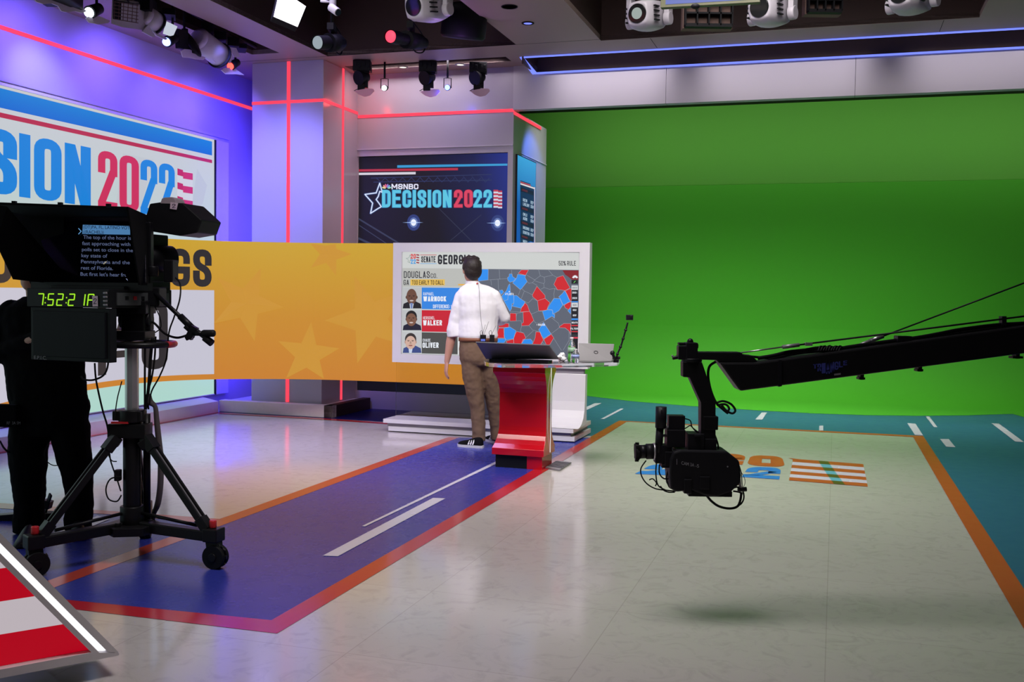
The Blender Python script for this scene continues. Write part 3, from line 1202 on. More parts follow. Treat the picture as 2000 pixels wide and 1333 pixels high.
rows = [('REN', 'REP', 386), ('LHOLDNY', 'DEM', 394), ('CMLS', 'REP', 414), ('AGRN', 'DEM', 422), ('BMCCRMCK', 'REP', 440), ('DCHRTRN', 'DEM', 449), ('MOES', 'REP', 467)]
for i, (a, d, y) in enumerate(rows):
    c.text([sk(1021, y), sk(1033.5 if len(a) > 4 else 1029, y), sk(1033.5 if len(a) > 4 else 1029, y + 6), sk(1021, y + 6)], a, em((170, 195, 215)), layer=3, t=.16)
    c.text([sk(1036, y), sk(1041.5, y), sk(1041.5, y + 6), sk(1036, y + 6)], d, em((170, 195, 215)), layer=3, t=.16)
for y in (366, 402, 430, 457):
    c.poly([sk(1016, y), sk(1042, y), sk(1042, y + 8), sk(1016, y + 8)], em((20, 24, 54)), 2)
    c.poly([sk(1019, y + 2), sk(1030, y + 2), sk(1030, y + 6), sk(1019, y + 6)], em((84, 30, 54)), 3)
c.poly([sk(1043, 357), sk(1044.5, 357), sk(1044.5, 480), sk(1043, 480)], em((210, 190, 200)), 3)
c.build('picture', t)
# ================================================================== TOUCHSCREEN STAND
WG = mat('white_gloss_paint', (0.66, 0.65, 0.68), 0.25, noise=.015, spec=.5)
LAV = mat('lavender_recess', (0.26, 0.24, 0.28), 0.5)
ACR = mat('clear_acrylic', (0.93, 0.95, 0.95), 0.03, noise=.0, trans=1.0, ior=1.12, spec=.3)
ACRT = mat('acrylic_tabletop', (0.90, 0.95, 0.94), 0.05, noise=.0, trans=.92, ior=1.4)
t = thing('touchscreen_stand', 'large white framed touchscreen with a county map, on a stepped white base', 'touchscreen', UV(-3.4, 10.0, 0))
u0, u1, vF = -4.466, -2.341, 9.95
z0, z1 = .708, 1.968
b = MB()
R = Matrix(((UA.x, VA.x, 0), (UA.y, VA.y, 0), (0, 0, 1)))
b.ubox(u0, u0 + .098, vF, vF + .10, z0, z1)
b.ubox(u1 - .105, u1, vF, vF + .10, z0, z1)
b.ubox(u0 + .098, u1 - .105, vF, vF + .10, z1 - .095, z1)
b.ubox(u0 + .098, u1 - .105, vF, vF + .10, z0, z0 + .088)
b.ubox(u0 + .05, u1 - .05, vF + .03, vF + .098, z0 + .05, z1 - .05)
b.build('frame', WG, t)
b = MB()
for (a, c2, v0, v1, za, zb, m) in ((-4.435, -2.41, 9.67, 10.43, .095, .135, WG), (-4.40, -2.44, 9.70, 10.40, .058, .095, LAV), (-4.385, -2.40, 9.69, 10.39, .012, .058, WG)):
    b.ubox(a, c2, v0, v1, za, zb, m)
b.build('base', parent=t)
b = MB()      # curved white leg sweeping forward into the base
pr = []
for i in range(9):
    a = i / 8 * PI / 2
    pr.append((9.69 + .27 * (1 - math.cos(a)) * 0 + .27 * math.sin(a), .135 + .27 * (1 - math.cos(a)), 0))
pr = [(9.68, .138), (9.74, .145), (9.82, .17), (9.89, .22), (9.93, .29), (9.945, .38), (9.948, .60), (9.948, .655)]
back = [(10.03, .655), (10.03, .138)]
b.prism([UV(-2.95, v, z) for v, z in pr + back], UA * .588, WG)
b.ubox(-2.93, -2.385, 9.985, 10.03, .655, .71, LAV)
b.build('leg', parent=t, bevel=.006)
b = MB()
b.ubox(-4.455, -2.95, 10.03, 10.042, .135, .71)
b.build('side_panel', ACR, t, label='clear acrylic panel under the screen')
# the picture on the touchscreen
c = Canvas(plane_fn(UV(-3.4, vF + .026, 1), -VA, .0011))
c.quad([(783.5, 490.5), (1131, 494), (1130, 704), (781, 690)], em((196, 200, 199)), 1)
c.quad([(784, 491), (1131, 494), (1131, 526), (784, 524)], em((203, 206, 204)), 2)
inkd = em((30, 32, 40))
# star, 20/22, flag, SENATE, GEORGIA
c.line([(793.5, 505), (799, 504), (801, 498), (802, 503), (802, 508), (800, 511), (801, 514), (797, 512), (798, 508)], .9, em((150, 165, 160)), 3, closed=True)
c.trect(802.5, 496.3, 812.5, 505.6, '20', em((212, 40, 50)), layer=4, cw=.55, t=.2, gap=.12)
c.trect(802.5, 506.6, 812.5, 515.6, '22', em((50, 150, 220)), layer=4, cw=.55, t=.2, gap=.12)
for k in range(4):
    c.quad([(813.5, 496.8 + k * 5), (819, 497.6 + k * 5), (819, 500 + k * 5), (813.5, 499.2 + k * 5)], em((150, 36, 56)), 4)
c.rect(821, 497.9, 853, 498.9, em((190, 40, 50)), 4)
c.rect(821, 514.6, 853, 515.6, em((80, 160, 215)), 4)
c.trect(823, 501, 851, 512.8, 'SENATE', inkd, layer=4, cw=.42, t=.16, gap=.1)
c.trect(855.5, 498, 920, 516.6, 'GEORGIA', inkd, layer=4, cw=.5, t=.19, gap=.11)
c.trect(1091.5, 510, 1125, 519.2, '50% RULE', em((52, 54, 60)), layer=4, cw=.5, t=.14, gap=.1, sp=.22)
c.quad([(786.5, 524), (935, 525.5), (935, 561), (786.5, 560.5)], em((184, 185, 181)), 3)
c.trect(789, 530.2, 839.5, 543.3, 'DOUGLAS', inkd, layer=4, cw=.45, t=.12, gap=.13)
c.trect(841.5, 534.5, 854, 543.4, 'CO.', inkd, layer=4, cw=.5, t=.12, gap=.13)
c.trect(788.5, 546.8, 799, 557.2, 'GA', inkd, layer=4, cw=.5, t=.13, gap=.13)
c.rect(802, 546, 869, 557.8, em((226, 186, 88)), 4)
c.trect(804.8, 547.8, 866.8, 556.4, 'TOO EARLY TO CALL', em((50, 40, 24)), layer=5, cw=.5, t=.14, gap=.13, sp=.28)
c.rect(895, 555, 935, 558, em((226, 176, 80)), 4)
BL, RD, GY = em((46, 130, 222)), em((196, 26, 46)), em((74, 74, 72))
wt = em((232, 236, 244))
c.quad([(786.5, 561.6), (824, 562), (824, 603.2), (786.5, 602.8)], em((186, 188, 190)), 3)
c.quad([(824, 562), (940, 563), (940, 606), (824, 604)], BL, 3)
c.quad([(786, 606.2), (824, 606.6), (824, 646), (786, 645.4)], em((186, 188, 190)), 3)
c.quad([(824, 606.2), (940, 607.4), (940, 650), (824, 648)], RD, 3)
c.quad([(786, 649), (824, 649.6), (824, 690.5), (785.5, 689.4)], em((190, 192, 194)), 3)
c.quad([(824, 649.4), (894, 651), (894, 692.5), (824, 690.6)], GY, 3)
c.quad([(894, 651), (940, 652), (940, 695), (894, 692.8)], em((214, 216, 216)), 3)
c.trect(827, 571.4, 848, 577.4, 'RAPHAEL', wt, layer=4, cw=.5, t=.12, gap=.14)
c.trect(827, 579.2, 872, 589, 'WARNOCK', wt, layer=4, cw=.5, t=.2, gap=.11)
c.trect(846, 595.4, 886, 602.4, 'DIFFERENCE: 12', wt, layer=4, cw=.5, t=.15, gap=.12)
c.trect(826.5, 618.4, 849.5, 624.2, 'HERSCHEL', wt, layer=4, cw=.5, t=.12, gap=.14)
c.trect(826.5, 625.8, 863.5, 636, 'WALKER', wt, layer=4, cw=.5, t=.2, gap=.11)
c.trect(826, 662, 841.2, 667.8, 'CHASE', wt, layer=4, cw=.5, t=.12, gap=.14)
c.trect(825.6, 669.4, 857, 679.8, 'OLIVER', wt, layer=4, cw=.5, t=.2, gap=.11)


def portrait(cx, top, chin, bot, skin, dark, hair, suit, shirt, bald=False):
    h = chin - top
    c.poly([(787, bot), (788.5, bot - 9), (797, bot - 13), (cx - 5, bot - 16), (cx + 5, bot - 16), (814, bot - 13), (822, bot - 9), (823.5, bot)], em(suit), 4)
    c.poly([(cx - 5, bot - 15), (cx + 5, bot - 15), (cx + 2, bot), (cx - 3, bot)], em(shirt), 5)
    c.poly([(cx - 4.2, chin - 6), (cx + 4.2, chin - 6), (cx + 4.2, bot - 13), (cx, bot - 9), (cx - 4.2, bot - 13)], em(dark), 6)
    if not bald:
        c.ell(cx, top + h * .36, h * .37, h * .40, em(hair), 6)
    c.ell(cx - h * .34, top + h * .55, h * .05, h * .1, em(dark), 6)
    c.ell(cx + h * .34, top + h * .55, h * .05, h * .1, em(dark), 6)
    c.ell(cx, top + h * (.5 if bald else .58), h * .335, h * (.5 if bald else .43), em(skin), 7)
    for s in (-1, 1):
        c.ell(cx + s * h * .14, top + h * .48, h * .06, h * .022, em(tuple(x * .3 for x in skin)), 8)
        c.rect(cx + s * h * .14 - h * .08, top + h * .425, cx + s * h * .14 + h * .08, top + h * .445, em(tuple(x * .35 for x in skin)), 8)
    c.poly([(cx - h * .03, top + h * .5), (cx + h * .03, top + h * .5), (cx + h * .07, top + h * .66), (cx - h * .07, top + h * .66)], em(tuple(x * .82 for x in skin)), 8)
    c.ell(cx, top + h * .775, h * .13, h * .045, em((205, 190, 186) if dark[0] < 120 else (150, 92, 84)), 8)


portrait(804.5, 564.5, 594.5, 602.8, (104, 70, 56), (74, 50, 42), (60, 44, 40), (26, 26, 32), (206, 212, 226), bald=True)
portrait(804, 608, 637, 645.4, (122, 84, 66), (84, 58, 48), (24, 20, 20), (26, 26, 48), (28, 26, 40))
portrait(802.5, 652, 682, 689.6, (206, 170, 154), (176, 138, 124), (52, 44, 42), (56, 72, 130), (196, 206, 226))
c.poly([(802, 592), (807, 592), (806, 603), (803, 603)], em((110, 130, 180)), 9)
# the map
mp = lambda x, y: (930 + x / 7.405, 510 + y / 7.405)
L = (930, 510)
GR = em((92, 98, 112))
c.quad([(934, 525.7), (1130.5, 527.7), (1130, 704), (934, 695)], GR, 3)
MBl = em((40, 140, 236))
MRd = em((204, 30, 40))
blues = [
    [(-10, 120), (178, 120), (175, 275), (60, 290), (-10, 300)],
    [(455, 240), (478, 225), (482, 188), (522, 188), (527, 225), (580, 260), (560, 290), (527, 300), (490, 310), (460, 280)],
    [(600, 195), (718, 208), (710, 240), (740, 300), (660, 400), (640, 415), (530, 320), (560, 270), (590, 240)],
    [(490, 330), (497, 430), (510, 495), (465, 500), (460, 560), (405, 580), (370, 510), (440, 430), (470, 350)],
    [(335, 430), (380, 418), (400, 450), (365, 490)],
    [(465, 500), (545, 490), (548, 610), (520, 620), (515, 690), (490, 730), (405, 580), (460, 560)],
    [(548, 500), (590, 500), (640, 545), (710, 590), (690, 640), (650, 685), (520, 655), (548, 610)],
    [(1280, 430), (1310, 470), (1365, 590), (1260, 640), (1215, 540), (1195, 520), (1250, 470)],
    [(1130, 540), (1215, 545), (1255, 640), (1200, 720), (1115, 770), (1105, 710), (1030, 700), (1080, 610)],
    [(960, 730), (1030, 708), (1105, 712), (1110, 770), (1140, 770), (1135, 830), (1100, 800), (1000, 860)],
    [(975, 885), (1085, 1055), (980, 1125), (945, 1075), (905, 995), (950, 930)],
    [(410, 970), (490, 955), (580, 1010), (555, 1080), (545, 1125), (430, 1145), (405, 1090)],
    [(285, 1125), (425, 1125), (430, 1150), (400, 1190), (275, 1185)],
    [(680, 1135), (790, 1130), (818, 1165), (812, 1215), (655, 1200)],
    [(1325, 720), (1370, 680), (1370, 770)]]
reds = [
    [(655, 130), (760, 130), (718, 208), (610, 180)],
    [(1170, 240), (1260, 210), (1360, 390), (1290, 430), (1225, 418), (1180, 420), (1125, 340)],
    [(1290, 430), (1380, 395), (1380, 590), (1345, 560)],
    [(880, 365), (1000, 500), (1000, 540), (890, 578), (820, 520), (815, 490)],
    [(890, 578), (1000, 540), (1070, 605), (1040, 660), (1025, 710), (905, 725)],
    [(710, 605), (745, 640), (775, 730), (640, 740), (660, 670)],
    [(680, 740), (775, 730), (800, 770), (835, 860), (765, 935), (660, 940), (660, 905), (685, 890)],
    [(495, 755), (580, 760), (582, 868), (490, 872)],
    [(320, 905), (475, 905), (470, 960), (330, 965)],
    [(330, 970), (400, 970), (410, 1115), (280, 1115)],
    [(590, 1020), (690, 1045), (720, 1110), (655, 1200), (545, 1195), (545, 1120), (570, 1050)],
    [(440, 1160), (540, 1130), (550, 1195), (445, 1190)],
    [(865, 1025), (930, 1030), (945, 1080), (975, 1145), (930, 1215), (815, 1210), (855, 1110)],
    [(980, 1135), (1090, 1060), (1125, 1115), (1055, 1230), (1020, 1220)],
    [(1205, 950), (1270, 905), (1370, 905), (1370, 1070), (1345, 1015), (1290, 970), (1205, 965)],
    [(1275, 640), (1330, 600), (1375, 590), (1370, 660), (1340, 705), (1290, 680)]]
ln = em((176, 184, 196))
for p in blues:
    c.poly([mp(*q) for q in p], MBl, 4)
    c.line([mp(*q) for q in p], .42, ln, 5, closed=True)
for p in reds:
    c.poly([mp(*q) for q in p], MRd, 4)
    c.line([mp(*q) for q in p], .42, ln, 5, closed=True)
c.poly([mp(*q) for q in [(1250, 135), (1483, 138), (1480, 275), (1385, 270), (1330, 225), (1290, 200)]], em((130, 20, 32)), 4)
for p in ([(178, 275), (455, 255)], [(335, 125), (345, 265)], [(515, 130), (518, 188)], [(215, 275), (225, 350)], [(320, 268), (325, 400), (335, 430)], [(175, 275), (178, 125)],
          [(905, 130), (930, 215), (850, 275), (735, 205)], [(930, 215), (985, 235), (1110, 205), (1050, 135)], [(1110, 205), (1170, 240)], [(985, 235), (995, 300), (980, 330), (985, 385), (940, 410)],
          [(740, 300), (765, 325), (815, 315), (855, 275)], [(815, 315), (885, 355)], [(855, 290), (980, 330)], [(985, 385), (1060, 410), (1140, 400), (1125, 480), (1130, 540)], [(1140, 400), (1180, 420)],
          [(660, 400), (700, 435), (815, 490)], [(640, 415), (615, 495)], [(700, 435), (655, 545)], [(820, 545), (755, 610), (710, 590)], [(890, 578), (820, 545)], [(800, 770), (905, 725)], [(905, 725), (960, 730)],
          [(1125, 540), (1080, 610)], [(835, 860), (860, 895), (905, 905), (1000, 860)], [(1095, 825), (1140, 860), (1190, 900), (1205, 950)], [(1205, 965), (1085, 1055)], [(1345, 1015), (1345, 1150), (1260, 1290)],
          [(1125, 1120), (1235, 1295)], [(765, 935), (820, 1000), (905, 1020)], [(660, 940), (640, 1020), (690, 1045)], [(490, 872), (650, 865), (660, 905)], [(475, 905), (490, 955)], [(720, 1110), (830, 1010)],
          [(582, 800), (590, 760), (680, 740)], [(490, 730), (640, 740)], [(1055, 1230), (1110, 1290)], [(1260, 640), (1275, 650)], [(1365, 590), (1380, 595)], [(940, 1215), (960, 1180), (1020, 1220)]):
    c.line([mp(*q) for q in p], .42, em((160, 168, 180)), 5)
c.trect(987, 572.6, 1003.6, 576.4, 'ATLANTA', wt, layer=6, cw=.6, t=.2, gap=.15)
c.poly([(995, 568), (996.6, 571), (993.6, 571)], wt, 6)
c.trect(1051.6, 632.6, 1064.6, 636.8, 'MACON', wt, layer=6, cw=.6, t=.2, gap=.15)
c.ell(1049.2, 634.8, .9, .9, wt, 6, n=8)
for k, a in enumerate((-75, -46, -16, 16, 46, 75)):
    a = math.radians(a)
    dx, dy = math.sin(a), -math.cos(a)
    c.ell(1123.5 + dx * 3.6, 543.5 + dy * 3.6, 2.4, 1.15, wt, 6, n=10, rot=math.atan2(dy, dx))
bk = em((16, 18, 26))
for (y0, y1, s, col, inkc) in ((547.2, 554.6, '', bk, wt), (558, 566.6, '2022', em((206, 208, 212)), em((120, 124, 130))), (567, 576.4, '2021', bk, wt), (576.4, 588.6, '2020', bk, wt),
                               (591.6, 600.6, 'SEN', em((206, 208, 212)), em((120, 124, 130))), (601, 610.6, 'HOU', bk, wt), (610.6, 621.8, 'GOV', bk, wt), (626.2, 634.6, 'SEATS', bk, wt), (637.8, 646.6, 'FILTERS', bk, wt),
                               (649.2, 658, '....', bk, em((120, 124, 130))), (662, 690, '', bk, wt)):
    c.rect(1116.4, y0, 1129, y1, col, 5)
    if s:
        ym = (y0 + y1) / 2
        hw = 1.15 * len(s)
        c.trect(1122.6 - hw, ym - 1.7, 1122.6 + hw, ym + 1.9, s, inkc, layer=6, cw=.62, t=.2, gap=.15)
c.rect(1116.4, 588.8, 1129.4, 590.8, MBl, 5)
c.rect(1116.4, 622.4, 1129.4, 625.6, MBl, 5)
c.rect(1116.4, 635, 1129, 637.4, MRd, 5)
c.rect(1116.4, 647, 1129, 649, MRd, 5)
c.rect(1116.4, 658.6, 1129, 661.6, em((210, 50, 70)), 5)
c.line([(1121.2, 552.4), (1124, 549.4)], 1.0, em((120, 230, 110)), 6)
c.build('picture', t)

# ================================================================== RED LECTERN
RG = mat('red_gloss_paint', (0.50, 0.006, 0.014), 0.16, noise=.02, spec=.5, coat=.4)
OLV = mat('bronze_side_paint', (0.30, 0.09, 0.03), 0.3, noise=.03)
t = thing('lectern', 'glossy red hourglass lectern with a black and red plinth', 'lectern', UV(-2.47, 8.2, 0))
lu0, lu1 = -2.70, -2.25
vf, vb = 8.045, 8.395
fr, bk_ = [], []
N = 18
b = MB()
rings = []
for i in range(N + 1):
    z = .165 + (.80 - .165) * i / N
    e = min(z - .165, .80 - z)
    k = max(0, 1 - e / .20)
    f = .105 * (1 - k ** 2.6 if k > 0 else 1)
    fb = .075 * (1 - k ** 2.6 if k > 0 else 1)
    sd = .028 * (1 - k ** 2)
    rings.append([UV(lu0 + sd, vf + f, z), UV(lu1 - sd * .4, vf + f, z), UV(lu1 - sd * .4, vb - fb, z), UV(lu0 + sd, vb - fb, z)])
rings.insert(0, [UV(lu0, vf, .11), UV(lu1, vf, .11), UV(lu1, vb, .11), UV(lu0, vb, .11)])
rings.append([UV(lu0, vf, .8545), UV(lu1, vf, .8545), UV(lu1, vb, .8545), UV(lu0, vb, .8545)])
b.loft(rings, RG, smooth=False)
b.build('body', parent=t, bevel=.003)
b = MB()
b.prism([UV(lu1 + .0005, vf + .19, .125), UV(lu1 + .0005, vf + .196, .125), UV(lu1 + .0005, vf + .196, .85), UV(lu1 + .0005, vf + .19, .85)], UA * .003, em((230, 225, 230), 1.1))
b.build('edge_light', parent=t, label='thin white light line down the side')
b = MB()
b.ubox(-2.675, -2.40, 8.075, 8.37, 0.001, .11, BLACK)
b.ubox(-2.40, -2.27, 8.07, 8.375, 0.001, .11, RG)
b.build('plinth', parent=t)

t = tbt = thing('acrylic_tabletop', 'long clear acrylic top cantilevered over the red lectern', 'tabletop', UV(-2.47, 8.2, .855))
fp = [fl(x, y, .885) for x, y in ((945, 704), (947, 707.5), (955, 710), (980, 711.5), (1020, 712), (1070, 712), (1130, 711), (1180, 709.6), (1206, 708), (1210, 705.5))]
bp_ = [p + VA * .34 for p in fp]
bp_[0] = fp[0] + VA * .22 + UA * .03
bp_[-1] = fp[-1] + VA * .12 - UA * .02
bp_[-2] = fp[-2] + VA * .24 - UA * .03
b = MB()
b.prism([p - ZA * .029 for p in fp + bp_[::-1]], ZA * .032, ACRT)
b.build('top', parent=t, bevel=.004)
TZ = .889

# tablet display leaning on the tabletop
GB = mat('grey_back_aluminium', (0.17, 0.165, 0.185), 0.36, .35, noise=.03)
t = thing('tablet_display', 'grey-backed tablet display leaning on the tabletop towards the man', 'display', dp(1010, 704, 8.45))
TL, TR = dp(929.5, 670, 8.22), dp(1073, 676, 8.12)
BR_, BL_ = dp(1091, 702.5, 8.32), dp(949, 702, 8.46)
n = (TR - TL).cross(BL_ - TL).normalized()
if n.y > 0:
    n = -n
b = MB()
b.prism([TL, TR, BR_, BL_], -n * .012, GB)
b.build('back_panel', parent=t, bevel=.003)
b = MB()
b.beam(TL - n * .006, TR - n * .006, .016, .006, m=ALU)
b.build('edge_trim', parent=t)
b = MB()
m0 = (BL_ + BR_) / 2
b.prism([m0 + UA * -.25 - VA * .10 + ZA * .0, m0 + UA * .25 - VA * .10, m0 + UA * .25 + VA * .03, m0 + UA * -.25 + VA * .03], ZA * -(m0.z - TZ + .0), BLACK)
b.build('foot', parent=t)
t = thing('stylus_bar', 'silver stylus bar lying in front of the tablet display', 'stylus', fl(1006, 703, TZ))
b = MB()
a0, a1 = fl(976, 704, TZ + .014), fl(1038, 706.5, TZ + .014)
b.tube([a0, a0 + (a1 - a0) * .05, a0 + (a1 - a0) * .9, a1], [.005, .0125, .0125, .008], 12, ALU, smooth=False)
b.build('barrel', parent=t)
b = MB()
b.tube([a0 + (a1 - a0) * .30, a0 + (a1 - a0) * .52], .0132, 12, BLACKM, smooth=False)
b.build('grip', parent=t)

# bottles
PET = mat('clear_pet', (0.92, 0.95, 0.96), 0.04, noise=0, trans=.96, ior=1.3)
LBL1 = mat('green_label', (0.25, 0.42, 0.28), .5)
LBL2 = mat('blue_white_label', (0.55, 0.62, 0.80), .5, lo=(.04, .1, .45), scale=30)
CAPW = mat('white_cap', (.7, .7, .72), .4)


def bottle(px, py, Y, h, r, lab, label):
    base = dp(px, py, Y)
    base.z = TZ
    t = thing('water_bottle', label, 'bottle', base)
    b = MB()
    b.lathe([(r * .7, .0), (r, .006), (r, h * .30), (r * .93, h * .33), (r, h * .36), (r, h * .62), (r * .8, h * .74), (r * .45, h * .86), (r * .42, h * .92)], base, m=PET)
    b.build('body', parent=t)
    b = MB()
    b.lathe([(r * 1.01, h * .36), (r * 1.01, h * .60)], base, m=lab)
    b.build('label', parent=t)
    b = MB()
    b.lathe([(r * .46, h * .92), (r * .46, h * 1.0), (0.001, h * 1.0)], base, m=CAPW)
    b.build('cap', parent=t)


bottle(1116, 706, 8.50, .205, .032, LBL1, 'taller clear water bottle with a pale green label by the crumpled tissue')
bottle(1124, 707, 8.40, .115, .031, LBL2, 'short clear bottle with a blue and white label beside the laptop')
# crumpled tissue
t = MB()
cc = fl(1098, 706, TZ)
for i in range(26):
    a = random.random() * 6.28
    rr = random.random() * .028
    t.ell(cc + Vector((math.cos(a) * rr, math.sin(a) * rr, .016 + random.random() * .045 * (1 - rr / .05))), (.012 + random.random() * .014, .010 + random.random() * .012, .014 + random.random() * .014), Matrix.Rotation(a, 3, 'X'), n=8, k=5)
ts = solid(t, 'tissue', mat('tissue_paper', (.78, .78, .80), .9), None, .004, 1, (.012, .012))
tag(ts, 'crumpled white tissue on the tabletop between display and bottles', 'tissue')
# laptop
t = thing('laptop', 'open silver laptop seen from behind at the right end of the tabletop', 'laptop', fl(1163, 706, TZ))
q = [dp(1129, 670.5, 8.52), dp(1199.5, 672.5, 8.64), dp(1195, 706, 8.58), dp(1131, 705, 8.46)]
SILV = mat('laptop_silver', (.42, .41, .42), .4, .5, noise=.03)
b = MB()
b.prism(q, VA * .007, SILV)
b.build('lid', parent=t, bevel=.002)
b = MB()
e0, e1 = q[3].copy(), q[2].copy()
e0.z = e1.z = TZ + .001
b.prism([e0, e1, e1 + VA * .2, e0 + VA * .2], ZA * .012, SILV)
b.build('keyboard_base', parent=t, bevel=.002)
cen = (q[0] + q[1] + q[2] + q[3]) / 4
b = MB()
nn = (q[1] - q[0]).cross(q[3] - q[0]).normalized()
nn = nn if nn.y < 0 else -nn
xx = (q[1] - q[0]).normalized()
yy = nn.cross(xx)
ring = lambda r, o: [cen + nn * o + xx * r * 1.5 * math.cos(2 * PI * i / 20) + yy * r * math.sin(2 * PI * i / 20) for i in range(20)]
b.loft([ring(.010, .001), ring(.013, .001)], BLACKM, cap=False)
b.build('emblem', parent=t)

# small action camera on its bendy arm
t = thing('action_camera_mount', 'small black action camera on a jointed arm clamped at the tabletop end', 'camera', fl(1203, 706, TZ))
J = [dp(1203, 704, 8.5), dp(1206, 692, 8.48), dp(1212, 678, 8.48), (dp(1217, 662, 8.48)), dp(1222, 645, 8.46), dp(1226, 630, 8.46)]
b = MB()
b.tube(J, .0075, 8, BLACKM)
for p in J[1:-1]:
    b.ell(p, .0135, m=BLACKM, n=10, k=6)
for i in range(14):
    p = J[0].lerp(J[-1], i / 13)
b.build('jointed_arm', parent=t)
b = MB()
b.box(J[0] + Vector((0, 0, -.004)), (.045, .05, .03), m=BLACKM)
b.cyl(J[0] + Vector((-.03, 0, .02)), J[0] + Vector((.035, 0, .02)), .012, m=BLACKM)
b.ell(dp(1196, 690, 8.47), .02, m=BLACKM)
b.tube([dp(1196, 690, 8.47), dp(1200, 700, 8.47), J[0]], .012, 8, BLACKM)
b.build('clamp', parent=t, bevel=.003)
b = MB()
cc = dp(1229.5, 620.5, 8.46)
b.box(cc, (.058, .03, .044), m=BLACK)
b.cyl(cc + Vector((.014, -.014, .006)), cc + Vector((.014, -.022, .006)), .012, m=BLACKM)
b.build('camera_body', parent=t, bevel=.003)
# metal floor plate
b = MB()
pp = [fl(1065, 916), fl(1087.5, 902.5), fl(1116, 906), fl(1093, 921)]
b.prism([p + ZA * .002 for p in pp], ZA * .010, GREYM)
for k in range(5):
    s = .2 + k * .15
    b.prism([pp[0].lerp(pp[1], s) + ZA * .012, pp[0].lerp(pp[1], s + .06) + ZA * .012, pp[3].lerp(pp[2], s + .06) + ZA * .012, pp[3].lerp(pp[2], s) + ZA * .012], ZA * .002, BLACKM)
tag(b.build('floor_plate', bevel=0), 'small grey slotted metal plate on the floor by the red lectern', 'plate')

# ================================================================== THE PRESENTER
SKIN = mat('skin', (0.52, 0.27, 0.20), 0.5, scale=30, noise=.06)
HAIR = mat('dark_brown_hair', (0.018, 0.012, 0.010), 0.55, scale=60, noise=.3, bump=.4)
SHIRT = mat('white_cotton_shirt', (0.78, 0.77, 0.80), 0.8, scale=9, noise=.02, bump=.25)
CHINO = mat('brown_chino', (0.145, 0.088, 0.055), 0.85, scale=14, noise=.08, bump=.3)
BELT = mat('tan_leather', (0.20, 0.07, 0.03), 0.45)
YB = 9.62


def W_(px, py, dy=0.0):
    return dp(px, py, YB + dy)


def capsule(b, pts, rs, n=16):
    """tapered limb through points; pts = list of Vector, rs = radii"""
    b.tube(pts, rs, n, smooth=False)
    for p, r in zip(pts, rs):
        b.ell(p, r, n=16, k=10)


def hand(b, wrist, direction, palm_n, side, s=1.0, curl=.5):
    """palm, four fingers and thumb; direction: from wrist to fingers, palm_n: the way the palm faces, side: thumb side"""
    d = direction.normalized()
    pn = (palm_n - d * palm_n.dot(d)).normalized()
    sd = d.cross(pn)
    if sd.dot(side) < 0:
        sd = -sd
    def ring(c, w, th):
        return [c + sd * w * math.cos(2 * PI * i / 12) + pn * th * math.sin(2 * PI * i / 12) for i in range(12)]
    b.loft([ring(wrist - d * .03 * s, .026 * s, .020 * s), ring(wrist, .027 * s, .018 * s), ring(wrist + d * .035 * s, .037 * s, .016 * s), ring(wrist + d * .075 * s, .042 * s, .014 * s), ring(wrist + d * .092 * s, .038 * s, .011 * s)])
    for k, (o, L) in enumerate(((.030, .072), (.010, .082), (-.010, .076), (-.029, .058))):
        p = wrist + d * .085 * s + sd * o * s
        pts = [p]
        dd = d.copy()
        for j, f in enumerate((.45, .30, .25)):
            ang = curl * (.45 + .5 * j)
            dd = (Matrix.Rotation(ang if True else 0, 3, sd.cross(Vector((0, 0, 0)) if False else sd) if False else sd) @ d) if False else (d * math.cos(ang) + pn * math.sin(ang))
            p = p + dd * L * f * s
            pts.append(p)
        b.tube([pts[0] - d * .015 * s] + pts, [.0095 * s, .0095 * s, .0088 * s, .0080 * s, .0068 * s], 8, smooth=False)
        b.ell(pts[-1], .007 * s, n=8, k=6)
    p = wrist + d * .022 * s + sd * .026 * s
    q1 = p + (d * .6 + sd * .55 + pn * .35).normalized() * .042 * s
    q2 = q1 + (d * .95 + sd * .1 + pn * .35).normalized() * .032 * s
    b.tube([p, q1, q2], [.013 * s, .0105 * s, .008 * s], 8, smooth=False)
    b.ell(q2, .0082 * s, n=8, k=6)


foot = fl(925, 875)
t = man = thing('person', 'man in white shirt and brown chinos, back turned, standing at the touchscreen', 'person', (W_(935, 870).x, YB + .05, 0))
b = MB()
# head (turned slightly left), neck, hidden torso, forearms, hands
hc = W_(921, 527)
yaw = .38       # turned left of straight away
Rz = Matrix.Rotation(yaw, 3, 'Z')


def hp(x, y, z):
    """head coordinates: x right, y forward (away from us), z up"""
    return hc + Rz @ Vector((x, y, z))


b.ell(hc + ZA * .015, (.074, .095, .098), Rz)
b.ell(hp(0, .035, -.045), (.056, .062, .075), Rz)
b.ell(hp(0, .075, -.085), (.032, .030, .026), Rz)
b.tube([hp(0, .088, .01), hp(0, .118, -.025), hp(0, .098, -.038)], [.010, .015, .010], 8, smooth=False)
b.ell(hp(0, .093, -.062), (.024, .012, .010), Rz)
for s in (-1, 1):
    b.ell(hp(s * .032, .088, .012), (.013, .008, .007), Rz)
    b.ell(hp(s * .076, .0, -.012), (.011, .020, .032), Rz @ Matrix.Rotation(-.25, 3, 'X'))
neck0 = W_(923, 549, .0)
b.tube([hp(0, -.015, -.05), neck0, W_(925, 566, .0)], [.052, .054, .062], 16, smooth=False)
b.loft([ering(W_(932, 575), .12, .07), ering(W_(935, 620), .12, .07), ering(W_(936, 670), .13, .08), ering(W_(938, 700), .12, .08)])
elL = W_(886, 640, .02)
wrL = W_(873, 706, .04)
capsule(b, [W_(902, 582), elL, W_(880, 668, .03), wrL], [.05, .042, .044, .027])
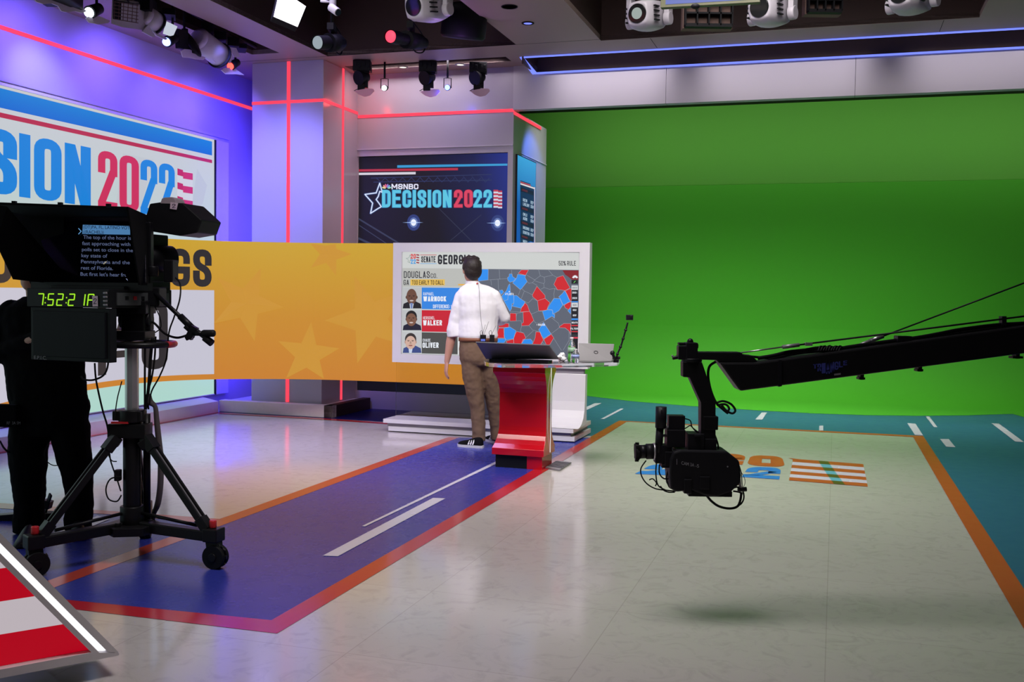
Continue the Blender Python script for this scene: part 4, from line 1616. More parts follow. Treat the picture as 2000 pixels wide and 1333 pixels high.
elR = W_(985, 620, .06)
wrR = W_(957, 622, .36)
capsule(b, [W_(965, 581), elR, W_(972, 626, .22), wrR], [.05, .045, .045, .028])
hand(b, wrL + Vector((-.002, 0, -.012)), W_(871, 728, .04) - wrL, Vector((.9, .35, 0)), Vector((-.1, 1, 0)), 1.0, .55)
hand(b, wrR + Vector((-.01, .01, 0)), Vector((-.35, .85, .25)), Vector((-.5, -.1, -.8)), Vector((-.6, 0, .6)), 1.0, .35)
solid(b, 'body', SKIN, man, .0055, 3)
# hair
b = MB()
b.ell(hc + ZA * .027 + Rz @ Vector((0, -.014, 0)), (.091, .106, .098), Rz)
b.ell(hp(0, -.045, -.010), (.086, .066, .090), Rz)
b.ell(hp(0, -.05, -.06), (.050, .035, .045), Rz)
b.ell(hp(-.03, .05, .095), (.050, .05, .030), Rz)
b.ell(hp(.03, .02, .10), (.055, .06, .030), Rz)
for s in (-1, 1):
    b.ell(hp(s * .068, .01, .03), (.015, .03, .035), Rz)
for i in range(60):
    a, e = random.uniform(0, 2 * PI), random.uniform(-.2, 1.3)
    p = Vector((math.cos(a) * math.cos(e) * .086, math.sin(a) * math.cos(e) * .10, math.sin(e) * .10 + .03))
    if p.y > .03 and p.z < .07:
        continue
    b.ell(hc + Rz @ p, (.014, .02, .010), Rz @ Matrix.Rotation(a, 3, 'Z'), n=8, k=6)
solid(b, 'hair', HAIR, man, .006, 2)
# shirt
b = MB()
yw = .12
sh = [(549, 923, .056, .054, 0), (555, 925, .070, .064, 0), (559, 929, .125, .080, 0), (564, 932, .165, .098, .01), (570, 933, .188, .112, .01), (578, 933, .200, .122, .01), (592, 934, .200, .130, .01), (605, 934, .196, .130, .01),
      (625, 934, .186, .122, .01), (645, 934, .182, .120, .0), (656, 934, .188, .124, .0), (662, 934, .176, .120, .0)]
b.loft([ering(W_(cx, y, dy), rx, ry, yw) for y, cx, rx, ry, dy in sh])
capsule(b, [W_(902, 582, .01), W_(895, 602, .01), W_(888, 632, .02)], [.072, .066, .062])
b.tube([W_(888, 632, .02), W_(887, 645, .02), W_(888, 658, .02)], [.063, .072, .068], 16, smooth=False)
capsule(b, [W_(963, 581, .01), W_(974, 600, .03), W_(985, 620, .06)], [.074, .064, .056])
b.tube([W_(985, 620, .06), W_(980, 624, .12), W_(974, 626, .18)], [.056, .058, .056], 16, smooth=False)
solid(b, 'shirt', SHIRT, man, .007, 4, (.011, .09))
b = MB()     # collar
b.loft([ering(W_(923, 557), .069, .066), ering(W_(922.5, 549), .062, .060), ering(W_(922.5, 549), .058, .056), ering(W_(923, 557), .062, .06)], closed=True)
b.build('collar', SHIRT, man, subd=1)
# trousers
b = MB()
b.loft([ering(W_(cx, y, dy), rx, ry, yw) for y, cx, rx, ry, dy in ((664, 934, .176, .118, 0), (672, 935, .182, .125, 0), (690, 936, .190, .138, 0), (704, 937, .188, .135, 0), (714, 938, .165, .115, 0))])
b.tube([W_(922, 700, -.01), W_(923, 735, -.01), W_(929, 775, -.01), W_(933, 800, -.005), W_(935, 830, -.01), W_(935.5, 862, -.02)], [.106, .098, .080, .070, .064, .062], 18, smooth=False)
b.tube([W_(954, 700, .02), W_(957, 735, .04), W_(963, 775, .08), W_(966, 800, .10), W_(969, 830, .13), W_(970, 858, .15)], [.104, .096, .080, .069, .062, .060], 18, smooth=False)
solid(b, 'trousers', CHINO, man, .008, 4, (.016, .06))
b = MB()
b.loft([ering(W_(934, 667, 0), .186, .128, yw), ering(W_(934, 660, 0), .185, .127, yw), ering(W_(934, 660, 0), .178, .120, yw), ering(W_(934, 667, 0), .178, .120, yw)], closed=True)
b.build('belt', BELT, man)


def shoe(heel, toe, parent, name='shoe'):
    d = (toe - heel)
    L = d.length
    d.normalize()
    s = Vector((-d.y, d.x, 0))
    def sec(x, w, h, z0=.022):
        c0 = heel + d * x * L
        return [c0 + s * w * math.cos(a) + ZA * (z0 + (h * max(0, math.sin(a)) if math.sin(a) > 0 else 0)) for a in [2 * PI * i / 16 for i in range(16)]]
    b = MB()
    b.loft([sec(.0, .024, .055), sec(.04, .034, .080), sec(.22, .038, .085), sec(.38, .038, .070), sec(.55, .043, .050), (sec(.75, .048, .040)), sec(.92, .038, .030), sec(1.0, .018, .016)], BLACKF)
    o = b.build(name, parent=parent, subd=1)
    b = MB()
    def sol(x, w, z):
        c0 = heel + d * x * L
        return [c0 + s * w * math.cos(a) + d * 0 + ZA * z for a in (0, PI)]
    outl = []
    prof = [(-.02, .018), (.05, .036), (.25, .039), (.5, .043), (.75, .05), (.93, .04), (1.02, .015)]
    P = [heel + d * x * L + s * w for x, w in prof] + [heel + d * x * L - s * w for x, w in reversed(prof)]
    b.prism([p + ZA * .001 for p in P], ZA * .024, mat('white_sole', (.6, .6, .6), .6))
    b.build('sole', parent=o)
    b = MB()
    for sg in (1, -1):
        b = MB()
        for k in (.34, .43, .52):
            p0 = heel + d * k * L + s * sg * .0435 + ZA * .030
            p1 = heel + d * (k - .04) * L + s * sg * .024 + ZA * (.092 - k * .05)
            b.beam(p0, p1, .012, .004, up=s, m=None)
        b.build('stripes', mat('white_stripe', (.7, .7, .7), .6), o)
    return o


hl = fl(943, 876)
shoe(hl, hl + Vector((-.235, .10, 0)), man)
hr = fl(975, 868)
shoe(hr, hr + Vector((-.12, .23, 0)), man)
# body mic packs on the belt with aerials, wire up the back
for (x, lab) in ((943.5, True), (961, False)):
    b = MB()
    c0 = W_(x, 662, -.15)
    b.box(c0, (.055 if lab else .045, .03, .072), m=BLACKM)
    if lab:
        b.box(c0 + Vector((0, -.0155, -.012)), (.040, .002, .020), m=em((90, 110, 210)))
    for k, (dx, dz) in enumerate(((.02, .13), (.05, .16)) if lab else ((.035, .12),)):
        b.tube([c0 + Vector((-.01 + k * .015, 0, .03)), c0 + Vector((dx, .0, dz))], .0016, 6, m=BLACKM, smooth=False)
    b.tube([c0 + Vector((-.02, 0, .03)), c0 + Vector((-.028, -.01, .06)), c0 + Vector((-.01, 0, .075)), c0 + Vector((.0, .01, .03))], .002, 6, BLACKM)
    b.build('microphone_pack', parent=man)
b = MB()
b.tube([W_(934, 553, -.075), W_(936, 565, -.118), W_(937, 590, -.145), W_(939, 620, -.140), W_(942, 645, -.135), W_(942, 658, -.14)], .0018, 6, BLACKM)
b.ell(W_(932, 554, -.075), .008, m=REDP)
b.build('microphone_wire', parent=man)
# ================================================================== PEDESTAL CAMERA (left foreground)
YC = 5.42


def K(px, py, dy=0.0):
    return dp(px, py, YC + dy)


mast = K(258, 900)
mx, my = mast.x, mast.y
t = ped = thing('camera_pedestal', 'black wheeled tripod pedestal with a silver column carrying the studio camera', 'pedestal', (mx, my, 0))
ends = []
for k in range(3):
    a = math.radians(-17 + 120 * k)
    ends.append(Vector((mx + .50 * math.cos(a), my + .50 * math.sin(a), 0)))
MAST = mat('mast_black', (.007, .007, .008), .4, spec=.3)
b = MB()
b.prism([Vector((mx + .15 * math.cos(i * PI / 3 + .2), my + .15 * math.sin(i * PI / 3 + .2), .15)) for i in range(6)], ZA * .045, MAST)
for i in range(3):
    e = (ends[i] - Vector((mx, my, 0))).normalized()
    s = Vector((-e.y, e.x, 0))
    b.cyl(Vector((mx, my, .19)) + e * .09 + s * .03, Vector((mx, my, .215)) + e * .09 + s * .03, .016, m=REDP if i == 1 else MAST)
b.build('dolly_plate', parent=t, bevel=.004)
for i, e in enumerate(ends):
    d = (e - Vector((mx, my, 0))).normalized()
    sd = Vector((-d.y, d.x, 0))
    c0 = Vector((mx, my, .185)) + d * .06
    c1 = Vector((e.x, e.y, .165))
    b = MB()
    b.beam(c0, c1 + d * .03, .06, .055, m=MAST)
    b.box(c1 + ZA * .01, (.085, .085, .07), Matrix.Rotation(math.atan2(d.y, d.x), 3, 'Z'), MAST)
    arm = b.build('dolly_arm', parent=t, bevel=.006)
    b = MB()
    b.cyl(c1 + ZA * .045 - d * .005, c1 + ZA * .085 - d * .005, .019, m=REDP)
    b.build('brake_knob', parent=arm, bevel=.004)
    b = MB()
    w0 = c1 + Vector((.012, -.01, -.102))
    b.cyl(w0 - sd * .03, w0 - sd * .008, .062, n=28, m=RUBBER)
    b.cyl(w0 + sd * .008, w0 + sd * .03, .062, n=28, m=RUBBER)
    b.cyl(w0 - sd * .036, w0 + sd * .036, .022, n=16, m=MAST)
    b.beam(w0 + ZA * .0, c1 - ZA * .02, .05, .07, up=d, m=MAST)
    for j in range(10):
        a = j * 2 * PI / 10
        b.box(w0 + (d * math.cos(a) + ZA * math.sin(a)) * .058, (.018, .018, .018), Matrix.Rotation(a, 3, 'Y'), MAST)
    b.build('caster', parent=t, bevel=.002)
    top = Vector((mx, my, .665)) + d * .085
    bot = Vector((e.x, e.y, .20)) - d * .035
    b = MB()
    for s in (-1, 1):
        b.beam(top + sd * s * .020, bot + sd * s * .020, .014, .034, up=sd.cross(bot - top), m=MAST)
    b.beam(top.lerp(bot, .0), top.lerp(bot, .14), .062, .05, up=sd.cross(bot - top), m=MAST)
    b.beam(top.lerp(bot, .88), top.lerp(bot, 1.0), .056, .05, up=sd.cross(bot - top), m=MAST)
    b.beam(top.lerp(bot, .1), bot, .018, .018, up=sd.cross(bot - top), m=GREYM if i == 0 else MAST)
    b.build('leg', parent=t, bevel=.002)
    b = MB()
    b.cyl(Vector((mx, my, .255)) + d * .05, Vector((mx, my, .215)) + d * .40, .009, m=MAST)
    b.build('spreader', parent=t)
b = MB()
b.cyl((mx, my, .19), (mx, my, .74), .046, n=24, m=MAST)
b.cyl((mx, my, .19), (mx, my, .29), .062, n=24, m=MAST)
b.box((mx - .01, my, .695), (.20, .12, .075), m=MAST)
b.cyl((mx, my, .74), (mx, my, .805), .068, n=24, m=MAST)
b.box((mx - .012, my, .775), (.15, .10, .05), m=MAST)
b.box((mx - .085, my - .03, .64), (.06, .06, .05), Matrix.Rotation(.6, 3, 'Y'), MAST)
b.box((mx + .085, my - .03, .63), (.06, .06, .05), Matrix.Rotation(-.6, 3, 'Y'), MAST)
b.box((mx - .06, my - .04, .46), (.03, .04, .06), m=MAST)
b.build('lower_mast', parent=t, bevel=.005)
b = MB()
b.cyl((mx + .068, my + .03, .2), (mx + .068, my + .03, .78), .019, m=MAST)
b.build('guide_rod', parent=t)
b = MB()
b.box((mx - .04, my - .063, .742), (.09, .012, .010), m=REDP)
b.build('red_lock_ring', parent=t, label='red lock lever on the mast hub')
b = MB()
n = 16
b.loft([[Vector((mx + (.035 if i % 2 else .031) * math.cos(2 * PI * i / n), my + (.035 if i % 2 else .031) * math.sin(2 * PI * i / n), z)) for i in range(n)] for z in (.80, 1.15)], ALU, smooth=False)
b.build('silver_column', parent=t, label='ribbed silver lift column')
rz = K(270, 672).z
b = MB()
rr = [Vector((mx + .05 + .165 * math.cos(2 * PI * i / 40), my + .185 * math.sin(2 * PI * i / 40), rz)) for i in range(41)]
b.tube(rr, .016, 10, MAST, smooth=False)
b.beam((mx - .1, my, rz), (mx + .2, my, rz), .03, .02, m=MAST)
b.beam((mx, my - .17, rz), (mx, my + .17, rz), .03, .02, m=MAST)
b.build('steering_ring', parent=t)
b = MB()
b.tube([Vector((mx + .05 + .165 * math.cos(a), my + .185 * math.sin(a), rz)) for a in (-.35, -.2, 0, .2, .35)], .018, 10, REDP)
b.build('red_grip', parent=t, label='dark red grip on the ring')

# camera, prompter and clock ride on the pedestal
t = camr = thing('studio_camera', 'black studio camera with prompter hood, running clock and viewfinder on the pedestal', 'camera', (mx, my, 1.17))
b = MB()       # pan head
b.box(K(262, 655), (.17, .16, .05), m=BLACKM)
b.box(K(268, 630, .02), (.12, .14, .10), m=BLACKM)
b.box(K(262, 600, .02), (.18, .16, .07), m=BLACKM)
b.cyl(K(236, 625, .02), K(296, 625, .02), .045, m=BLACKM)
b.cyl(K(225, 608, .0), K(240, 608, .0), .03, m=BLACKM)
b.build('pan_head', parent=t, bevel=.005)
# prompter frame of reference: front faces a little to our left
ay = math.radians(20)
RX = Vector((math.cos(ay), -math.sin(ay), 0))
RY = Vector((math.sin(ay), math.cos(ay), 0))
PR = K(213, 604, -.27)           # lower right front corner of the clock box


def Q(x, y, z):
    """x to the right (0 at the corner, negative left), y back, z up from the corner"""
    return PR + RX * x + RY * y + ZA * z


RP = Matrix((RX, RY, ZA)).transposed()
b = MB()
b.box(Q(-.265, .24, .052), (.53, .48, .095), RP, BLACK)
b.box(Q(-.25, .30, .106), (.48, .36, .02), RP, BLACK)
b.box(Q(.003, .25, .05), (.01, .40, .065), RP, mat('rack_grey', (.055, .06, .062), .5))
for k in range(5):
    b.box(Q(.009, .12 + .06 * k, .055), (.004, .025, .02), RP, REDP if k == 1 else BLACKM)
for k in range(4):
    b.cyl(Q(-.03, -.004, .02 + .02 * k), Q(-.008, -.004, .02 + .02 * k), .006, m=GREYM)
clk = b.build('clock_box', parent=t, bevel=.003)
nf = -RY
c = Canvas(plane_fn(Q(0, -.001, 0), nf, .001))
LED = em((158, 226, 34), 1.1)
SEGS = {'7': 'abc', '5': 'afgcd', '2': 'abged', '1': 'bc', 'P': 'abfge'}


def seg7(x, y, w, h, ch):
    sl = -.12
    P = {'a': ((0, 0), (1, 0)), 'b': ((1, 0), (1, .5)), 'c': ((1, .5), (1, 1)), 'd': ((0, 1), (1, 1)), 'e': ((0, .5), (0, 1)), 'f': ((0, 0), (0, .5)), 'g': ((0, .5), (1, .5))}
    for s in SEGS[ch]:
        (a, e), (a2, e2) = P[s]
        g = .06
        p = [(x + a * w + (1 - e) * h * -sl, y + e * h), (x + a2 * w + (1 - e2) * h * -sl, y + e2 * h)]
        q = [(p[0][0] + (p[1][0] - p[0][0]) * g, p[0][1] + (p[1][1] - p[0][1]) * g), (p[0][0] + (p[1][0] - p[0][0]) * (1 - g), p[0][1] + (p[1][1] - p[0][1]) * (1 - g))]
        c.line(q, 2.3, LED, 2)


for x, ch in ((73, '7'), (93, '5'), (111, '2'), (133.5, '2'), (154, '1'), (171, 'P')):
    seg7(x, 574.2 + (x - 73) * .012, 10.5, 22, ch)
for x in (88.5, 129.5):
    c.rect(x, 580.5, x + 2.2, 583, LED, 2)
    c.rect(x - .8, 590.5, x + 1.4, 593, LED, 2)
pk = mat('sticker_pink', (.80, .62, .74), .7)
c.build('clock_digits', clk, label='green seven-segment digits')
c = Canvas(plane_fn(Q(0, -.001, 0), nf, .001))
c.quad([(181, 578), (192, 578.5), (192.5, 599), (182, 599)], pk, 4)
c.trect(184, 583, 190, 594, '2', mat('marker_violet', (.05, .02, .08), .6), layer=5, cw=.55, t=.12)
c.build('number_sticker', clk, label='pink sticker with a 2')
b = MB()
b.box(Q(-.255, .03, -.135), (.51, .05, .275), RP, mat('screen_back_black', (.010, .011, .014), .5, spec=.2))
b.box(Q(-.255, .0, -.135), (.47, .012, .235), RP, mat('dark_glass_panel', (.008, .009, .012), .5, spec=.15))
mon = b.build('talent_monitor', parent=t, bevel=.003)
c = Canvas(plane_fn(Q(0, -.008, 0), nf, .001))
c.font([(66, 694.5), (91.5, 696), (91.5, 703), (66, 701.5)], 'E.P.I.C.', mat('grey_print', (.22, .22, .24), .6), 1, offset=.01)
c.build('maker_lettering', mon)
# prompter hood: roof, right cheek, left flap, inner back
b = MB()
roofz = .49
def pxq(px, py, y):
    """pixel onto the plane y back from the prompter front"""
    return onpl(px, py, Q(0, y, 0), RY)
A0, A1 = pxq(-40, 394, -.12), pxq(247, 404, .02)
A2, A3 = pxq(286, 421, .36), pxq(60, 420, .36)
b.prism([A0, A1, A2, A3], ZA * -.012, BLACKF)
for x in (28, 118, 212):
    b.box(pxq(x, 396 + (x - 28) * .03, -.05), (.02, .02, .016), m=BLACKM)
C0, C1 = pxq(247, 404, .02), pxq(286, 421, .36)
C2, C3 = pxq(291, 558, .36), pxq(270, 557, .10)
b.prism([C0, C1, C2, C3], RX * .01, BLACKF)
b.prism([pxq(60, 551, .14), pxq(288, 553, .14), pxq(288, 568, .14), pxq(60, 568, .14)], RY * .04, BLACK)
D0, D1, D2, D3 = pxq(-40, 394, -.12), pxq(14, 404, -.10), pxq(121, 528, .22), pxq(121, 556, .22)
D4, D5 = pxq(28, 546, .02), pxq(-8, 470, -.1)
b.prism([D0, D1, D2, D3, D4, D5], RX * -.01, BLACKF)
b.prism([pxq(-12, 400, .34), pxq(125, 410, .36), pxq(124, 556, .24), pxq(60, 556, .24)], RY * .01, BLACKF)
b.build('prompter_hood', parent=t)
b = MB()
g0, g1, g2, g3 = pxq(60, 412, .40), pxq(283, 418, .40), pxq(284, 556, .16), pxq(110, 556, .16)
gn = (g1 - g0).cross(g3 - g0).normalized()
if gn.y > 0:
    gn = -gn
b.prism([g0, g1, g2, g3], -gn * .006, mat('prompter_glass', (.003, .003, .006), .12, noise=0, spec=.12))
gl = b.build('prompter_glass', parent=t)
c = Canvas(plane_fn((g0 + g2) / 2 + gn * .002, gn, .0012))
PTX = em((84, 94, 126), 1.0)
c.quad([(162, 439.5), (254, 442), (254.5, 459), (161, 457.5)], em((74, 122, 168)), 1)
DKT = em((16, 26, 52))
for (x0, x1, y0, y1, s, m, off) in ((163, 254, 440.5, 447, '(DT)PA, FL, LATINO VOT', DKT, 0), (163, 203, 450, 456.8, '((RACHEL))', DKT, 0), (163, 256, 459.8, 467.2, 'The top of the hour is', PTX, 0), (161, 255, 472, 479.2, 'fast approaching with', PTX, 0),
                                    (160, 260, 484, 491, 'polls set to close in the', PTX, 0), (159, 210, 495.8, 503, 'key state of', PTX, 0), (158, 254, 507.6, 514.8, 'Pennsylvania and the', PTX, 0), (158, 221, 519.8, 527, 'rest of Florida.', PTX, 0),
                                    (157, 257, 532, 539.2, "But first let's hear from", PTX, 0)):
    tilt = (x1 - x0) * .022
    c.font([(x0, y0), (x1, y0 + tilt), (x1, y1 + tilt), (x0, y1)], s, m, 2, offset=.006)
c.line([(154, 447), (159, 452.5), (154, 458)], 1.4, em((100, 160, 214)), 2)
c.line([(203, 516), (208, 512)], 2.0, em((170, 160, 130)), 2)
c.poly([(246, 545), (254, 546), (251, 550)], em((140, 150, 190)), 2)
c.build('script_text', gl)
# viewfinder
b = MB()
vf_ = [K(x, y, .10) for x, y in ((284, 424), (292, 398), (313, 395), (358, 397), (391, 427), (394, 430), (385, 455), (350, 461), (287, 451))]
b.prism(vf_, (0.05, .20, 0), BLACK)
vff = b.build('viewfinder', parent=t, bevel=.006)
b = MB()
b.prism([K(x, y, .10) for x, y in ((312, 399), (316, 388), (320, 386), (336, 385), (341, 389), (344, 399))], (.02, .10, 0), mat('tally_lens', (.42, .34, .38), .4))
b.build('tally_light', parent=vff, bevel=.003)
c = Canvas(plane_fn(K(330, 400, .095), Vector((0, -1, 0)), .001))
c.quad([(333, 395), (348, 397), (345, 410), (332, 408)], pk, 1)
c.trect(336.5, 398.5, 343, 406.5, '2', mat('marker_violet', (.05, .02, .08), .6), layer=2, cw=.55, t=.12)
c.build('number_sticker', vff)
b = MB()      # body and lens
b.box(K(290, 508, .20), (.075, .24, .28), RP, BLACK)
b.box(K(292, 560, .16), (.09, .24, .06), RP, BLACKM)
b.box(K(334, 530, .12), (.05, .10, .12), m=BLACK)
b.cyl(K(298, 540, .05), K(298, 520, .05), .03, m=BLACKM)
b.box(K(292, 480, .05), (.03, .05, .25), m=BLACKM)
b.cyl(Q(-.08, .58, .27), Q(-.13, .42, .27), .075, n=24, m=BLACKM)
b.box(K(300, 580, .05), (.10, .12, .10), m=BLACK)
b.box(K(290, 620, .02), (.04, .06, .14), m=BLACK)
b.build('camera_body', parent=t, bevel=.006)
b = MB()
b.cyl(K(303, 573), K(372, 638, -.10), .0115, m=BLACKM)
b.cyl(K(352, 618, -.08), K(376, 642, -.10), .018, m=BLACKM)
b.tube([K(372, 638, -.10), K(395, 655, -.13), K(412, 668, -.15)], .013, 10, BLACKM)
b.cyl(K(400, 660, -.14), K(414, 671, -.15), .019, m=RUBBER)
b.box(K(375, 650, -.11), (.035, .04, .07), Matrix.Rotation(.5, 3, 'Y'), m=BLACKM)
b.cyl(K(362, 637, -.1), K(372, 646, -.1), .014, m=BLACKM)
b.cyl(K(363, 661, -.1), K(378, 655, -.1), .014, m=BLACKM)
b.cyl(K(378, 652, -.12), K(396, 652, -.14), .012, m=BLACKM)
ph = b.build('pan_handle', parent=t)
b = MB()
b.tube([K(394, 651.5, -.14), K(398, 651.5, -.14), K(417, 651.5, -.16), K(420.5, 651.5, -.16)], [.014, .0185, .0185, .012], 12, RUBBER, smooth=False)
b.build('grip', parent=ph)
# cable loops
CBL = [([(366, 655, -.1), (345, 660, -.05), (322, 652, 0), (304, 634, .02), (296, 628, .02)], .0062),
       ([(343, 543, .1), (352, 556, .05), (351, 585, 0), (340, 620, 0), (330, 650, 0), (325, 700, .0), (312, 735, 0), (296, 765, 0), (292, 790, 0)], .0042),
       ([(303, 600, 0), (312, 620, 0), (314, 640, 0), (303, 650, .0)], .003),
       ([(210, 640, -.2), (212, 700, -.2), (205, 730, -.2), (185, 742, -.2), (165, 742, -.2), (158, 735, -.2)], .0050),
       ([(185, 710, -.15), (188, 745, -.12), (200, 800, -.10), (209, 830, -.08), (212, 850, -.05)], .0048),
       ([(238, 745, -.05), (230, 775, -.06), (226, 800, -.07), (224, 822, -.07)], .003),
       ([(213, 870, -.06), (216, 900, -.06), (228, 935, -.06), (236, 960, -.06)], .004),
       ([(228, 902, -.06), (218, 900, -.06), (211, 885, -.05), (212, 868, -.05)], .003),
       ([(236, 932, -.06), (216, 936, -.06), (207, 955, -.06), (212, 975, -.06), (228, 980, -.06), (237, 968, -.06)], .004),
       ([(298, 660, .0), (294, 700, .02), (290, 760, .02), (284, 800, .02)], .009),
       ([(284, 655, .0), (283, 700, .0), (283, 800, .02)], .006),
       ([(304, 658, .0), (302, 700, .02), (296, 740, .02), (288, 770, .02), (290, 800, .02)], .005)]
for p, r in CBL:
    b = MB()
    b.tube([K(*q) for q in p], r, 8, RUBBER)
    b.build('cable', parent=t)
b = MB()
b.tube([K(x, y, dy) for x, y, dy in ((290, 770, .03), (293, 785, .03), (303, 795, .03), (306, 820, .04), (310, 860, .05), (314, 900, .06), (313, 950, .07), (308, 985, .08), (300, 1005, .1), (296, 1030, .12))], [.013, .017, .012, .014, .016, .016, .016, .016, .013, .013], 10, mat('cable_sleeve_grey', (.12, .10, .10), .7))
b.build('cable_sleeve', parent=t, label='grey cable sleeve hanging behind the mast')

# ================================================================== CAMERA OPERATOR
YO = 6.05


def O_(px, py, dy=0.0):
    return dp(px, py, YO + dy)


t = opr = thing('person', 'camera operator in black clothes standing behind the pedestal camera, head hidden by the hood', 'person', (O_(95, 900).x, YO, 0))
b = MB()
hc = O_(66, 530)
b.ell(hc, (.076, .095, .115))
b.ell(hc + Vector((.0, -.04, -.06)), (.055, .06, .06))
b.tube([hc + Vector((0, -.09, .0)), hc + Vector((0, -.115, -.03)), hc + Vector((0, -.10, -.04))], [.010, .014, .010], 8, smooth=False)
for s in (-1, 1):
    b.ell(hc + Vector((s * .078, 0, -.01)), (.010, .02, .03))
    b.ell(hc + Vector((s * .032, -.09, .01)), (.013, .008, .007))
b.ell(hc + Vector((0, -.092, -.065)), (.024, .010, .008))
b.tube([hc + Vector((0, .01, -.06)), O_(74, 585)], [.055, .062], 14, smooth=False)
b.loft([ering(O_(80, 600), .15, .09), ering(O_(85, 680), .14, .09), ering(O_(95, 770), .14, .09)])
capsule(b, [O_(20, 612), O_(-4, 690, -.02), O_(105, 650, -.24)], [.05, .045, .034])
capsule(b, [O_(140, 612), O_(165, 680, -.08), O_(215, 650, -.30)], [.05, .045, .034])
hand(b, O_(215, 650, -.30), Vector((1, -.4, .2)), Vector((0, 0, -1)), Vector((0, -1, 0)), 1.0, .8)
hand(b, O_(105, 650, -.24), Vector((1, -.2, .1)), Vector((0, 0, -1)), Vector((0, -1, 0)), 1.0, .8)
solid(b, 'body', SKIN, opr, .008, 3)
b = MB()
b.ell(hc + Vector((0, .02, .035)), (.084, .10, .10))
b.ell(hc + Vector((0, .05, -.02)), (.080, .07, .09))
solid(b, 'hair', HAIR, opr, .009, 2)
OB = mat('operator_black_cotton', (.004, .004, .005), .95, scale=20, spec=.1)
b = MB()
b.loft([ering(O_(cx, y), rx, ry) for y, cx, rx, ry in ((580, 74, .08, .08), (590, 76, .14, .10), (602, 80, .225, .12), (625, 82, .25, .13), (680, 84, .245, .13), (730, 88, .235, .13), (765, 92, .235, .135), (790, 96, .225, .13))])
capsule(b, [O_(22, 612), O_(-2, 690, -.02), O_(112, 650, -.22)], [.078, .064, .050])
capsule(b, [O_(138, 612), O_(160, 682, -.08), O_(205, 652, -.27)], [.078, .064, .046])
solid(b, 'shirt', OB, opr, .01, 4, (.016, .08))
b = MB()
b.loft([ering(O_(cx, y), rx, ry) for y, cx, rx, ry in ((750, 92, .22, .13), (790, 98, .232, .14), (830, 98, .225, .14), (848, 98, .20, .12))])
b.tube([O_(62, 830), O_(54, 880, -.03), O_(56, 930, -.05), O_(58, 980, -.06), O_(56, 1040, -.08)], [.120, .112, .100, .086, .088], 16, smooth=False)
b.tube([O_(136, 830), O_(142, 880, -.03), O_(152, 930, -.05), O_(156, 980, -.04), O_(152, 1036, -.03)], [.115, .104, .088, .078, .080], 16, smooth=False)
solid(b, 'trousers', OB, opr, .01, 4, (.02, .08))
f1 = fl(60, 1052)
f2 = fl(150, 1040)
for f0, dv in ((f1, Vector((.06, -.26, 0))), (f2, Vector((.12, -.23, 0)))):
    d = dv.normalized()
    s = Vector((-d.y, d.x, 0))
    L = dv.length
    b = MB()
    def sec(x, w, h):
        c0 = f0 + d * x * L
        return [c0 + s * w * math.cos(a) + ZA * (.004 + h * max(0, math.sin(a)) * 1.0) for a in [2 * PI * i / 14 for i in range(14)]]
    b.loft([sec(0, .03, .05), sec(.05, .04, .09), sec(.3, .042, .09), sec(.6, .048, .06), sec(.85, .048, .045), sec(1, .025, .03)], BLACK)
    b.build('shoe', parent=opr, subd=1)
b = MB()
b.box(O_(14, 812, -.14), (.13, .06, .13), m=BLACKF)
pch = b.build('belt_pouch', parent=opr, bevel=.006)
c = Canvas(plane_fn(O_(14, 812, -.172), Vector((0, -1, 0)), .001))
c.font([(13, 823.5), (40, 823.5), (40, 829.5), (13, 829.5)], 'RF  3A SM', mat('grey_print', (.22, .22, .24), .6), 1)
c.build('lettering', pch)
for p, r in (([(0, 862, -.1), (8, 876, -.12), (18, 884, -.12), (26, 882, -.1)], .006), ([(100, 858, -.12), (92, 872, -.14), (87, 888, -.14), (92, 902, -.14), (106, 910, -.14), (122, 906, -.13)], .0028)):
    b = MB()
    b.tube([O_(*q) for q in p], r, 6, RUBBER)
    b.build('cable', parent=opr)
# foot pedal / second dolly on the far left
b = MB()
b.beam(dp(-60, 1018, 6.3), dp(62, 1008, 6.3), .07, .05, m=MAST)
b.box(dp(92, 985, 6.25), (.05, .06, .05), Matrix.Rotation(.3, 3, 'Y'), MAST)
b.beam(dp(84, 1012, 6.28), dp(99, 966, 6.22), .012, .03, m=MAST)
b.beam(dp(62, 1008, 6.3), dp(100, 1012, 6.28), .06, .06, m=MAST)
b.cyl(fl(92, 1020) + ZA * .0, fl(92, 1020) + ZA * .06, .05, m=RUBBER)
tag(b.build('dolly_foot', bevel=.004), 'black dolly foot with a pedal at the far left behind the operator', 'dolly')

# ================================================================== CAMERA CRANE (right)
YJ = 4.5
BJ = mat('crane_black', (.006, .006, .007), .42, noise=.1, spec=.25)


def J_(px, py, dy=0.0):
    return dp(px, py, YJ + dy)


a0, a1 = J_(1446, 737), J_(2260, 629)
t = jib = thing('camera_crane', 'long black camera crane arm reaching in from the right with tension rods', 'crane', (a1.x, a1.y, a1.z))
b = MB()
prof = [(1406, 709), (1446, 764.5), (2260, 656.5), (2260, 602), (1475, 709)]
dpt = Vector((0, .12, 0))
b.prism([J_(x, y, -.06) for x, y in prof], dpt, BJ)
arm = b.build('arm', parent=t, bevel=.008)
b = MB()
b.prism([J_(x, y, -.035) for x, y in ((1362, 688), (1447, 688.5), (1452, 693), (1470, 695), (1482, 709), (1404, 709), (1400, 704), (1362, 703))], Vector((0, .07, 0)), BJ)
b.build('nose_plate', parent=t, bevel=.004)
b = MB()
b.prism([J_(x, y, -.067) for x, y in ((1521, 704), (1527, 703), (1527, 755), (1521, 756))], Vector((0, .134, 0)), BLACKM)
b.build('joint_band', parent=t)
